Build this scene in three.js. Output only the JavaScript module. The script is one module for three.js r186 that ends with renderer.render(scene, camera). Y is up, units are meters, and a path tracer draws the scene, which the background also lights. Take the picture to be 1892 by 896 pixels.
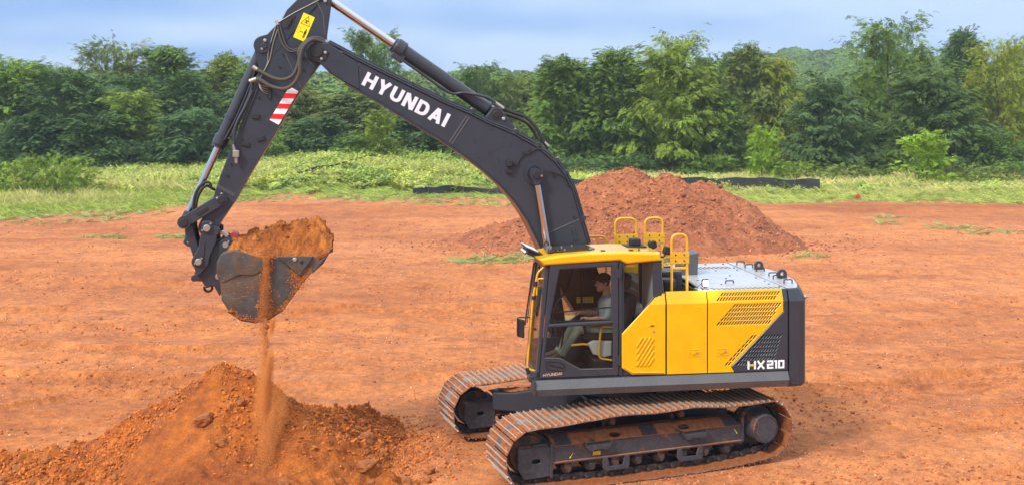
import * as THREE from 'three';
import { mergeGeometries, mergeVertices } from 'three/addons/utils/BufferGeometryUtils.js';
import { RoundedBoxGeometry } from 'three/addons/geometries/RoundedBoxGeometry.js';
import { MarchingCubes } from 'three/addons/objects/MarchingCubes.js';

// ---------------------------------------------------------------- camera
const scene = new THREE.Scene();
const FOCAL = 2022.19, EYE = 5.1803, BACK = 16.4446;         // pixels of the 1892 px wide frame, metres, metres
const camera = new THREE.PerspectiveCamera(2 * Math.atan(710.29 / FOCAL) * 180 / Math.PI, 1892 / 1420.58, 0.3, 4000);
camera.position.set(0, EYE, BACK);
camera.lookAt(0, EYE, -100);
camera.setViewOffset(1892, 1420.58, 0, 524.58, 1892, 896);   // the frame is the lower part of the lens' picture
camera.updateProjectionMatrix();

// ---------------------------------------------------------------- noise
function rng(seed) { let a = seed >>> 0; return () => { a = (a + 0x6d2b79f5) | 0; let t = Math.imul(a ^ (a >>> 15), 1 | a); t = (t + Math.imul(t ^ (t >>> 7), 61 | t)) ^ t; return ((t ^ (t >>> 14)) >>> 0) / 4294967296; }; }
const hash = (x, y, s) => { let h = Math.imul(x, 374761393) ^ Math.imul(y, 668265263) ^ Math.imul(s, 2246822519); h = Math.imul(h ^ (h >>> 13), 1274126177); return ((h ^ (h >>> 16)) >>> 0) / 4294967296; };
function vnoise(x, y, s = 0, period = 0) {
  const xi = Math.floor(x), yi = Math.floor(y), fx = x - xi, fy = y - yi;
  const u = fx * fx * fx * (fx * (fx * 6 - 15) + 10), v = fy * fy * fy * (fy * (fy * 6 - 15) + 10);
  const w = (n) => period ? ((n % period) + period) % period : n;
  const x0 = w(xi), x1 = w(xi + 1), y0 = w(yi), y1 = w(yi + 1);
  return (hash(x0, y0, s) * (1 - u) + hash(x1, y0, s) * u) * (1 - v) + (hash(x0, y1, s) * (1 - u) + hash(x1, y1, s) * u) * v;
}
function fbm(x, y, oct = 4, s = 0, period = 0) { let a = 0, g = 0.5, n = 0; for (let i = 0; i < oct; i++) { a += g * vnoise(x, y, s + i, period); n += g; x *= 2; y *= 2; period *= 2; g *= 0.5; } return a / n; }
const clamp = (v, a = 0, b = 1) => Math.min(b, Math.max(a, v));
const sstep = (a, b, v) => { const t = clamp((v - a) / (b - a)); return t * t * (3 - 2 * t); };
const lerp = (a, b, t) => a + (b - a) * t;

// ---------------------------------------------------------------- sky: a thin, bright cloud sheet over blue haze
{
  const W = 1024, H = 512, data = new Float32Array(W * H * 4);
  for (let j = 0; j < H; j++) for (let i = 0; i < W; i++) {
    const el = ((j + 0.5) / H - 0.5) * Math.PI, az = ((i + 0.5) / W) * 2 * Math.PI;
    const y = Math.sin(el), c = Math.cos(el), dx = c * Math.cos(az), dz = c * Math.sin(az);
    const k = 1 / (Math.max(y, 0) + 0.11);
    const px = dx * k, pz = dz * k;
    let cloud = fbm(px * 0.55 + 3.1, pz * 0.55 + 9.4, 5, 11);
    cloud = sstep(0.30, 0.70, cloud + 0.1 * (fbm(px * 2.3, pz * 2.3, 4, 31) - 0.5));
    const up = clamp(y);
    const lum = lerp(0.95, 2.0, sstep(0.0, 0.75, up));          // an overcast dome is brightest overhead
    const o = (j * W + i) * 4;
    const blue = [0.093, 0.178, 0.352], white = [0.275, 0.342, 0.43], deck = [0.285, 0.305, 0.332];
    const m = clamp(0.2 + 0.62 * cloud + 0.5 * sstep(0.1, 0.5, up));
    for (let q = 0; q < 3; q++) data[o + q] = y < -0.02 ? [0.24, 0.15, 0.10][q] : lerp(lerp(blue[q], white[q], Math.min(1, m)), deck[q], sstep(0.12, 0.5, up)) * lum;
    data[o + 3] = 1;
  }
  const sky = new THREE.DataTexture(data, W, H, THREE.RGBAFormat, THREE.FloatType);
  sky.mapping = THREE.EquirectangularReflectionMapping; sky.magFilter = THREE.LinearFilter; sky.minFilter = THREE.LinearFilter; sky.needsUpdate = true;
  scene.background = sky; scene.environment = sky;
}
// ---------------------------------------------------------------- sun behind thin cloud: high, from the upper left and behind the camera
const sun = new THREE.DirectionalLight(new THREE.Color(1.0, 0.96, 0.90), 1.5);
sun.position.set(-21, 30, 13); sun.target.position.set(0, 0, -10);
sun.castShadow = true; sun.shadow.radius = 20; sun.shadow.mapSize.set(4096, 4096);
Object.assign(sun.shadow.camera, { left: -60, right: 60, top: 60, bottom: -60, near: 1, far: 200 });
scene.add(sun, sun.target);
const renderer = new THREE.WebGLRenderer({ antialias: true });
renderer.toneMapping = THREE.LinearToneMapping;
renderer.toneMappingExposure = 2.6;
renderer.shadowMap.enabled = true;
// ---------------------------------------------------------------- helpers
const taken = new Map();
function numbered(name) { const n = taken.get(name) || 0; taken.set(name, n + 1); return n ? name + '_' + String(n).padStart(3, '0') : name; }
const V = (x, y, z) => new THREE.Vector3(x, y, z);
function shade(o) { o.traverse((m) => { if (m.isMesh) { m.castShadow = true; m.receiveShadow = true; } }); return o; }
function tag(o, label, category, group) { o.userData = { label, category }; if (group) o.userData.group = group; return o; }
function topMesh(name, geo, mat, label, category, group) { const m = new THREE.Mesh(geo, mat); m.name = numbered(name); scene.add(m); tag(m, label, category, group); return shade(m); }
function structure(name, geo, mat) { const m = new THREE.Mesh(geo, mat); m.name = name; m.userData = { kind: 'structure' }; scene.add(m); return shade(m); }

// uv in metres, one projection for each face
function boxUV(g) {
  g = g.index ? g.toNonIndexed() : g;
  for (const k of Object.keys(g.attributes)) if (k !== 'position' && k !== 'normal') g.deleteAttribute(k);
  const p = g.attributes.position; if (!g.attributes.normal) g.computeVertexNormals();
  const uv = new Float32Array(p.count * 2), a = V(), b = V(), c = V();
  for (let i = 0; i < p.count; i += 3) {
    a.fromBufferAttribute(p, i); b.fromBufferAttribute(p, i + 1); c.fromBufferAttribute(p, i + 2);
    const n = b.clone().sub(a).cross(c.clone().sub(a)), x = Math.abs(n.x), y = Math.abs(n.y), z = Math.abs(n.z);
    [a, b, c].forEach((v, k) => { const q = (i + k) * 2; if (z >= x && z >= y) { uv[q] = v.x; uv[q + 1] = v.y; } else if (y >= x) { uv[q] = v.x; uv[q + 1] = v.z; } else { uv[q] = v.z; uv[q + 1] = v.y; } });
  }
  g.setAttribute('uv', new THREE.BufferAttribute(uv, 2));
  return g;
}
function join(list) { const l = (Array.isArray(list) ? list : [list]).flat(9).map(boxUV); return l.length === 1 ? l[0] : mergeGeometries(l); }
function part(name, geos, mat, parent, label) { const m = new THREE.Mesh(join(geos), mat); m.name = name; parent.add(m); if (label) m.userData.label = label; return m; }
function shapeOf(pts, holes = []) { const s = new THREE.Shape(pts.map(([x, y]) => new THREE.Vector2(x, y))); for (const h of holes) s.holes.push(new THREE.Path(h.map(([x, y]) => new THREE.Vector2(x, y)))); return s; }
// plate: outline in (x, y), from z0 to z1, edges bevelled by b inside the outline's depth
function plate(pts, z0, z1, b = 0.006, holes = []) {
  const d = z1 - z0, g = new THREE.ExtrudeGeometry(shapeOf(pts, holes), { depth: Math.max(1e-4, d - 2 * b), bevelEnabled: b > 0, bevelThickness: b, bevelSize: b, bevelOffset: -b, bevelSegments: b > 0.015 ? 3 : 1, curveSegments: 8, steps: 1 });
  g.translate(0, 0, z0 + b); return g;
}
const rot = (g, axis, a, about = [0, 0, 0]) => { g.translate(-about[0], -about[1], -about[2]); g['rotate' + axis.toUpperCase()](a); g.translate(...about); return g; };
function box(x0, x1, y0, y1, z0, z1, r = 0.008) {
  const w = x1 - x0, h = y1 - y0, d = z1 - z0, rr = Math.min(r, w * 0.45, h * 0.45, d * 0.45);
  const g = rr > 0.0015 ? new RoundedBoxGeometry(w, h, d, rr > 0.03 ? 3 : 1, rr) : new THREE.BoxGeometry(w, h, d);
  g.translate((x0 + x1) / 2, (y0 + y1) / 2, (z0 + z1) / 2); return g;
}
function cyl(a, b, r, r2 = r, seg = 20, open = false) {
  const A = V(...a), B = V(...b), d = B.clone().sub(A), g = new THREE.CylinderGeometry(r2, r, d.length(), seg, 1, open);
  g.applyQuaternion(new THREE.Quaternion().setFromUnitVectors(V(0, 1, 0), d.clone().normalize()));
  g.translate((A.x + B.x) / 2, (A.y + B.y) / 2, (A.z + B.z) / 2); return g;
}
// a lathed rod along a->b: stations [distance, radius]
function turned(a, b, st, seg = 24) {
  const A = V(...a), d = V(...b).sub(A), g = new THREE.LatheGeometry(st.map(([t, r]) => new THREE.Vector2(Math.max(r, 1e-4), t)), seg);
  const n = g.toNonIndexed(); n.computeVertexNormals();
  n.applyQuaternion(new THREE.Quaternion().setFromUnitVectors(V(0, 1, 0), d.normalize())); n.translate(A.x, A.y, A.z); return n;
}
function tube(pts, r, seg = 0, radial = 8, closed = false, tension = 0.5) {
  const c = new THREE.CatmullRomCurve3(pts.map((p) => V(...p)), closed, 'catmullrom', tension);
  return new THREE.TubeGeometry(c, seg || pts.length * 6, r, radial, closed);
}
// bent pipe: straight runs with rounded corners
function pipe(pts, r, bend = 0.06, radial = 10) {
  const path = new THREE.CurvePath(), P = pts.map((p) => V(...p)); let last = P[0].clone();
  for (let i = 1; i < P.length - 1; i++) {
    const a = P[i].clone().sub(P[i - 1]), b = P[i + 1].clone().sub(P[i]), k = Math.min(bend, a.length() * 0.45, b.length() * 0.45);
    const s = P[i].clone().addScaledVector(a.normalize(), -k), e = P[i].clone().addScaledVector(b.normalize(), k);
    path.add(new THREE.LineCurve3(last, s)); path.add(new THREE.QuadraticBezierCurve3(s, P[i].clone(), e)); last = e;
  }
  path.add(new THREE.LineCurve3(last, P[P.length - 1]));
  return mergeGeometries(path.curves.map((c) => new THREE.TubeGeometry(c, c.isLineCurve3 ? 1 : 6, r, radial, false)));
}
function ring(cx, cy, z0, z1, r0, r1, seg = 28) {   // washer about the z axis
  const s = new THREE.Shape(); s.absarc(cx, cy, r1, 0, Math.PI * 2); if (r0 > 0) { const h = new THREE.Path(); h.absarc(cx, cy, r0, 0, Math.PI * 2, true); s.holes.push(h); }
  const g = new THREE.ExtrudeGeometry(s, { depth: z1 - z0, bevelEnabled: false, curveSegments: seg }); g.translate(0, 0, z0); return g;
}
function pin(cx, cy, z0, z1, r) { return turned([cx, cy, z0], [cx, cy, z1], [[0, 0], [0, r], [z1 - z0 - 0.008, r], [z1 - z0, r - 0.008], [z1 - z0, 0]], 20); }

// ---------------------------------------------------------------- textures
function dataTexture(size, fn, srgb, repeat) {
  const d = new Uint8Array(size * size * 4);
  for (let j = 0; j < size; j++) for (let i = 0; i < size; i++) { const c = fn(i / size, j / size, i, j), o = (j * size + i) * 4; d[o] = clamp(c[0]) * 255; d[o + 1] = clamp(c[1]) * 255; d[o + 2] = clamp(c[2]) * 255; d[o + 3] = 255; }
  const t = new THREE.DataTexture(d, size, size, THREE.RGBAFormat); t.wrapS = t.wrapT = THREE.RepeatWrapping; t.magFilter = THREE.LinearFilter; t.minFilter = THREE.LinearFilter;
  if (srgb) t.colorSpace = THREE.SRGBColorSpace; t.repeat.set(repeat, repeat); t.needsUpdate = true; return t;
}
const grey = (v) => [v, v, v];
// soil: crumbs and grit; the same heights drive colour grain and relief (tile 5 m)
const soilH = (u, v) => { const a = fbm(u * 24, v * 24, 5, 3, 24), b = vnoise(u * 230, v * 230, 41, 230), c = vnoise(u * 97, v * 97, 47, 97); return a * 0.55 + sstep(0.62, 0.95, b) * 0.22 + sstep(0.66, 0.92, c) * 0.3; };
const soilBump = dataTexture(1024, (u, v) => grey(soilH(u, v)), false, 0.2);
const soilMap = dataTexture(1024, (u, v) => {
  const a = fbm(u * 12, v * 12, 6, 70, 12), b = vnoise(u * 410, v * 410, 77, 410), c = vnoise(u * 160, v * 160, 79, 160), d = fbm(u * 50, v * 50, 3, 90, 50);
  const k = 0.84 + 0.2 * (a - 0.5) + 0.22 * (b - 0.5) + 0.24 * (d - 0.5), s = sstep(0.86, 0.97, c) * 0.14 - sstep(0.88, 0.99, b) * 0.12;
  return [k + s, (k + s) * (0.995 + 0.05 * (a - 0.5)), (k + s) * (0.99 + 0.1 * (d - 0.5))];
}, true, 0.2);
// paint with a little dust on it (tile 1.6 m)
const paintMap = dataTexture(512, (u, v) => { const a = fbm(u * 6, v * 6, 5, 120, 6), b = vnoise(u * 200, v * 200, 121, 200); const k = 0.9 + 0.1 * (a - 0.5) + 0.07 * (b - 0.5); return [k + 0.012 * a, k, k - 0.012 * a]; }, true, 1 / 1.6);
const paintRough = dataTexture(512, (u, v) => grey(0.72 + 0.45 * (fbm(u * 8, v * 8, 5, 130, 8) - 0.5) + 0.12 * (vnoise(u * 120, v * 120, 131, 120) - 0.5)), false, 1 / 1.6);
// steel with clay caked on it in patches (tile 1 m)
const cake = (u, v) => sstep(0.47, 0.56, fbm(u * 5, v * 5, 6, 140, 5) + 0.08 * (vnoise(u * 90, v * 90, 149, 90) - 0.5));
function caked(steel, clay, share, tile, size = 512) {
  return dataTexture(size, (u, v) => { const k = clamp(sstep(0.62 - share * 0.4, 0.68 - share * 0.4, fbm(u * 5, v * 5, 6, 140, 5) + 0.1 * (vnoise(u * 90, v * 90, 149, 90) - 0.5))), g = 0.82 + 0.36 * (fbm(u * 30, v * 30, 3, 151, 30) - 0.5) + 0.2 * (vnoise(u * 220, v * 220, 155, 220) - 0.5);
    return [0, 1, 2].map((q) => lerp(steel[q], clay[q], k) * g); }, true, 1 / tile);
}
const cakeRough = dataTexture(512, (u, v) => grey(lerp(0.5, 0.98, cake(u, v))), false, 1);
const cakeBump = dataTexture(512, (u, v) => grey(cake(u, v) * 0.5 + 0.4 * fbm(u * 30, v * 30, 4, 160, 30)), false, 1);

// dull bucket steel: brown film, fine scratches along one way (tile 1.1 m)
const bucketMap = dataTexture(512, (u, v) => { const w = u * 0.9 + v * 0.5, a = fbm(u * 7, v * 7, 5, 170, 7), s = sstep(0.78, 0.95, vnoise(u * 26 + 4 * a, v * 150, 175)) * sstep(0.45, 0.6, fbm(u * 4, v * 4, 3, 178, 4)), k = 0.30 + 0.16 * (a - 0.5) + 0.06 * (vnoise(u * 200, v * 200, 171, 200) - 0.5) + 0.16 * s, f = sstep(0.45, 0.68, fbm(u * 5, v * 5, 5, 181, 5)); return [k + 0.09 * f, k + 0.025 * f, k - 0.03 * f]; }, true, 1 / 1.1);
// ---------------------------------------------------------------- materials
const rgb = (r, g, b) => new THREE.Color().setRGB(r, g, b);
const std = (o) => new THREE.MeshStandardMaterial(o), phys = (o) => new THREE.MeshPhysicalMaterial(o);
const M = {
  charcoal: phys({ color: rgb(0.041, 0.047, 0.064), roughness: 0.46, roughnessMap: paintRough, map: paintMap, specularIntensity: 0.9 }),
  darkgrey: phys({ color: rgb(0.05, 0.048, 0.056), roughness: 0.6, roughnessMap: paintRough, map: paintMap }),
  greypaint: phys({ color: rgb(0.10, 0.102, 0.11), roughness: 0.42, roughnessMap: paintRough, map: paintMap, clearcoat: 0.4, clearcoatRoughness: 0.25 }),
  seam: phys({ color: rgb(0.075, 0.077, 0.085), roughness: 0.5 }),
  hood: phys({ color: rgb(0.62, 0.61, 0.60), roughness: 0.4, roughnessMap: paintRough, map: paintMap, clearcoat: 0.7, clearcoatRoughness: 0.18 }),
  yellow: phys({ specularIntensity: 0.5, color: rgb(0.95, 0.51, 0.0), roughness: 0.42, roughnessMap: paintRough, map: paintMap, clearcoat: 0.5, clearcoatRoughness: 0.12 }),
  rail: phys({ color: rgb(0.86, 0.46, 0.008), roughness: 0.4, map: paintMap, clearcoat: 0.3, clearcoatRoughness: 0.2 }),
  black: std({ color: rgb(0.014, 0.014, 0.016), roughness: 0.6 }),
  rubber: std({ color: rgb(0.02, 0.02, 0.021), roughness: 0.75 }),
  hose: std({ color: rgb(0.075, 0.066, 0.055), roughness: 0.85 }),
  chrome: std({ color: rgb(0.55, 0.55, 0.56), roughness: 0.16, metalness: 1 }),
  steel: std({ color: rgb(0.5, 0.48, 0.46), roughness: 0.38, metalness: 0.85 }),
  zinc: std({ color: rgb(0.40, 0.37, 0.32), roughness: 0.42, metalness: 0.75 }),
  shoe: std({ color: 0xffffff, map: caked([0.62, 0.6, 0.59], [0.74, 0.42, 0.21], 0.52, 0.9), roughnessMap: cakeRough, roughness: 0.75, metalness: 0.25, bumpMap: cakeBump, bumpScale: 0.006 }),
  shoeDirty: std({ color: 0xffffff, map: caked([0.42, 0.38, 0.36], [0.68, 0.39, 0.20], 0.7, 0.9), roughnessMap: cakeRough, roughness: 0.9, metalness: 0.15, bumpMap: cakeBump, bumpScale: 0.006 }),
  grouser: std({ color: rgb(0.68, 0.53, 0.40), roughness: 0.5, metalness: 0.5, map: paintMap }),
  frameDirty: std({ color: 0xffffff, map: caked([0.25, 0.25, 0.27], [0.66, 0.40, 0.23], 0.72, 1.3), roughness: 0.85, bumpMap: cakeBump, bumpScale: 0.004 }),
  frameSide: std({ color: 0xffffff, map: caked([0.285, 0.28, 0.305], [0.5, 0.34, 0.24], -0.05, 1.3), roughness: 0.65 }),
  roller: std({ color: 0xffffff, map: caked([0.22, 0.21, 0.22], [0.4, 0.27, 0.19], 0.28, 0.7), roughness: 0.75 }),
  bucket: std({ color: 0xffffff, map: bucketMap, roughness: 0.6, metalness: 0.3, roughnessMap: paintRough, bumpMap: cakeBump, bumpScale: 0.003 }),
  fresh: std({ color: rgb(0.40, 0.13, 0.026), map: soilMap, roughness: 0.97 }),
  clay: std({ color: rgb(0.47, 0.165, 0.055), map: soilMap, roughness: 0.97 }),
  clod: std({ color: rgb(0.42, 0.138, 0.034), map: soilMap, roughness: 0.97 }),
  heap: std({ color: rgb(0.40, 0.15, 0.075), map: soilMap, roughness: 0.97 }),
  grain: std({ color: rgb(0.52, 0.19, 0.05), roughness: 1 }),
  glass: phys({ color: rgb(0.66, 0.68, 0.66), roughness: 0.02, transmission: 1, thickness: 0, ior: 1.5, specularIntensity: 0.5 }),
  tint: phys({ color: rgb(0.30, 0.27, 0.24), roughness: 0.03, transmission: 1, thickness: 0, ior: 1.5 }),
  white: std({ color: rgb(0.8, 0.8, 0.8), roughness: 0.5 }),
  seat: std({ color: rgb(0.035, 0.034, 0.035), roughness: 0.9 }),
  console: std({ color: rgb(0.42, 0.44, 0.44), roughness: 0.6 }),
};
// ---------------------------------------------------------------- terrain
const edgeZ = (x) => {                                            // where the bare clay ends and the grass begins
  const P = [[-60, -22], [-22, -30.5], [-17, -36], [-13, -41.5], [-6, -40.5], [0, -39.6], [26, -38.6], [80, -37]];
  let i = 0; while (i < P.length - 2 && x > P[i + 1][0]) i++;
  return lerp(P[i][1], P[i + 1][1], clamp((x - P[i][0]) / (P[i + 1][0] - P[i][0])));
};
const grassAt = (x, z) => sstep(-1.6, 2.2, edgeZ(x) - z + 5 * (fbm(x * 0.35, z * 0.35, 4, 200) - 0.5) + 2.4 * (fbm(x * 1.7, z * 1.7, 3, 205) - 0.5));
const RUTS = [[-30, -7.2, 30, -10.5, 0.62], [-30, -9.4, 30, -12.6, 0.62], [-14, 2.4, -2, -6.5, 0.5], [-30, -15, 30, -13.6, 0.7], [-30, -17.4, 30, -16, 0.7], [3, 4, 24, -9, 0.62], [5.2, 4.2, 26, -8, 0.62], [-26, -24, 24, -27, 0.7], [-2, -3.5, 30, -5.0, 0.6], [3.9, 0.38, 24, -6.85, 0.84, 1], [3.1, -1.87, 23, -9.0, 0.84, 1], [-14, -4.6, 0, -2.4, 0.8, 1], [-14, -7.0, 0, -4.8, 0.8, 1]];
function ruts(x, z) {
  let h = 0;
  for (const [x0, z0, x1, z1, w, firm = 0] of RUTS) {
    const dx = x1 - x0, dz = z1 - z0, L = Math.hypot(dx, dz), t = ((x - x0) * dx + (z - z0) * dz) / L;
    if (t < 0 || t > L) continue;
    const q = ((x - x0) * dz - (z - z0) * dx) / L + 0.5 * (fbm(t * 0.12, z0, 2, 215) - 0.5), a = Math.abs(q);
    if (a > w) continue;
    const worn = sstep(0.35 - 0.25 * firm, 0.6 - 0.2 * firm, fbm(t * 0.4, q * 0.7 + z0, 3, 216)) * sstep(L, L * 0.6, t), inside = sstep(w * 0.55, w * 0.45, a);
    h += worn * (-0.03 * inside + 0.06 * sstep(w * 0.5, w * 0.62, a) * sstep(w, w * 0.7, a) + 0.02 * inside * Math.sign(Math.sin(t * 33)));
  }
  return h;
}
function terrain(x, z) {
  const D = BACK - z;
  const calm = 1 - 0.75 * sstep(5.2, 3.4, Math.hypot((x - 1.44) * 0.85, z));    // packed flat under the machine
  let h = calm * (0.16 * (fbm(x * 0.16, z * 0.22, 4, 220) - 0.5) + 0.07 * (fbm(x * 0.7, z * 1.2, 4, 224) - 0.5) + 0.055 * (fbm(x * 2.9, z * 3.9, 4, 228) - 0.5));
  if (D < 62) h += calm * ruts(x, z);
  h *= sstep(220, 60, D);
  const bank = Math.exp(-Math.pow((x + 8.5) / 9.5, 2)) * 1.05 + 0.35 * sstep(2, -12, x);
  h += bank * sstep(57, 72, D) + 0.12 * sstep(52, 60, D) * fbm(x * 0.3, z * 0.3, 3, 232);
  h += 11 * sstep(150, 420, D) * (0.35 + 0.65 * fbm(x * 0.006 + 4.3, z * 0.006, 3, 240)) + 8 * Math.exp(-Math.pow((x - 112) / 34, 2) - Math.pow((z + 400) / 120, 2)) + 2 * Math.exp(-Math.pow((x - 150) / 30, 2) - Math.pow((z + 330) / 90, 2));   // wooded hills far behind
  return h;
}
{
  const line = (a, b, fine, grow, lo, hi) => { const l = []; for (let v = a; v <= b + 1e-6; v += fine) l.push(v); let s = fine, v = b; while (v < hi) { s *= grow; v += s; l.push(v); } s = fine; v = a; while (v > lo) { s *= grow; v -= s; l.unshift(v); } return l; };
  const xs = line(-9, 10.5, 0.062, 1.03, -900, 900), zs = line(-10, 3.6, 0.062, 1.024, -900, 30);
  const nx = xs.length, nz = zs.length, pos = new Float32Array(nx * nz * 3), col = new Float32Array(nx * nz * 3), uv = new Float32Array(nx * nz * 2), idx = new Uint32Array((nx - 1) * (nz - 1) * 6);
  for (let j = 0; j < nz; j++) for (let i = 0; i < nx; i++) {
    const x = xs[i], z = zs[j], k = j * nx + i, y = terrain(x, z), g = grassAt(x, z);
    pos.set([x, y, z], k * 3); uv.set([x, z], k * 2);
    const w1 = 6 * (fbm(x * 0.07, z * 0.07, 3, 244) - 0.5), w2 = 6 * (fbm(x * 0.09 + 7, z * 0.09, 3, 246) - 0.5), a = fbm(x * 0.11 + w1 * 0.2, z * 0.24 + w2 * 0.4, 4, 250), b = fbm(x * 0.5 + w2 * 0.5, z * 1.2 + w1 * 0.9, 5, 255), c = fbm(x * 2.4 + w1, z * 3.6 + w2, 4, 260), scuff = sstep(0.955, 0.99, 1 - Math.abs(2 * fbm(x * 0.16 + w1 * 0.3, z * 0.9 + w2 * 0.5, 3, 263) - 1)) * sstep(0.42, 0.6, fbm(x * 0.9, z * 0.9, 3, 264)), d = fbm(x * 0.2 + 8, z * 0.2, 3, 262);
    const dusty = clamp(0.64 + 1.5 * (a - 0.5) + 0.7 * (b - 0.5) + 0.4 * (c - 0.5) - 0.5 * scuff), red = clamp(0.5 + 1.6 * (d - 0.5) + 1.2 * (fbm(x * 0.9, z * 1.3, 3, 266) - 0.5));
    const clay = [0, 1, 2].map((q) => lerp(lerp([0.46, 0.130, 0.024][q], [0.40, 0.112, 0.025][q], red), lerp([0.68, 0.238, 0.068][q], [0.64, 0.228, 0.075][q], red), dusty));
    const t = fbm(x * 0.4, z * 0.9, 4, 270), grass = [0, 1, 2].map((q) => lerp([0.12, 0.17, 0.035][q], [0.30, 0.29, 0.12][q], sstep(0.4, 0.65, t)));
    for (let q = 0; q < 3; q++) col[k * 3 + q] = lerp(clay[q], grass[q], g);
  }
  let o = 0;
  for (let j = 0; j < nz - 1; j++) for (let i = 0; i < nx - 1; i++) { const a = j * nx + i, b = a + nx; idx.set([a, b, a + 1, b, b + 1, a + 1], o); o += 6; }
  const g = new THREE.BufferGeometry(); g.setAttribute('position', new THREE.BufferAttribute(pos, 3)); g.setAttribute('color', new THREE.BufferAttribute(col, 3)); g.setAttribute('uv', new THREE.BufferAttribute(uv, 2)); g.setIndex(new THREE.BufferAttribute(idx, 1)); g.computeVertexNormals();
  structure('ground', g, std({ color: 0xffffff, vertexColors: true, map: soilMap, bumpMap: soilBump, bumpScale: 0.022, roughness: 0.97 }));
}
// ---------------------------------------------------------------- leaves
const leafMat = (r, g, b, t = 0.22) => phys({ color: rgb(r, g, b), vertexColors: true, roughness: 0.85, transmission: t, thickness: 0, side: THREE.DoubleSide, specularIntensity: 0.5 });
class Leaves {
  constructor() { this.p = []; this.c = []; }
  // a folded leaf: two triangles about a midrib
  add(c, n, along, len, wid, tone) {
    const s = V().crossVectors(n, along).normalize(), a = V().crossVectors(s, n).normalize(), p = this.p;
    const tip = c.clone().addScaledVector(a, len), m = c.clone().addScaledVector(a, len * 0.45).addScaledVector(n, -wid * 0.22);
    const l = m.clone().addScaledVector(s, wid * 0.5).addScaledVector(n, wid * 0.3), r = m.clone().addScaledVector(s, -wid * 0.5).addScaledVector(n, wid * 0.3);
    p.push(c.x, c.y, c.z, r.x, r.y, r.z, tip.x, tip.y, tip.z, c.x, c.y, c.z, tip.x, tip.y, tip.z, l.x, l.y, l.z);
    for (let i = 0; i < 6; i++) this.c.push(...tone);
  }
  build() { const g = new THREE.BufferGeometry(); g.setAttribute('position', new THREE.Float32BufferAttribute(this.p, 3)); g.setAttribute('color', new THREE.Float32BufferAttribute(this.c, 3)); return g; }
}
const toneOf = (R, base = 1, warm = 0.5) => { const k = base * (0.78 + 0.44 * R()), w = warm + 0.3 * (R() - 0.5); return [k * lerp(0.8, 1.25, w), k, k * lerp(1.1, 0.75, w)]; };
// a spray of a dozen leaves along a twig, about 0.45 m long
const SPRIG = [[0.17, 0.085, 0.9], [0.15, 0.06, 0.6]].map(([len, wid, open], s) => { const R = rng(480 + s), L = new Leaves(); for (let k = 0; k < 13; k++) { const t = k / 12, side = k % 2 ? 1 : -1, c = V(-0.2 + 0.4 * t, 0.05 * (R() - 0.5) - 0.06 * t * t, side * 0.02); const d = V(0.55 + 0.5 * t, -0.15 + 0.3 * (R() - 0.5), side * open * (1.1 - 0.7 * t)).normalize(), n = V(0.7 * (R() - 0.5), 1, 0.9 * (R() - 0.5) + 0.25 * side).normalize(); L.add(c, n, d, len * (0.8 + 0.5 * R()), wid * (0.8 + 0.5 * R()), [0, 0, 0].map(() => 1).map((v) => v)); const q = 0.85 + 0.3 * R(); for (let i = L.c.length - 18; i < L.c.length; i++) L.c[i] = q; } return L.build(); });
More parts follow.
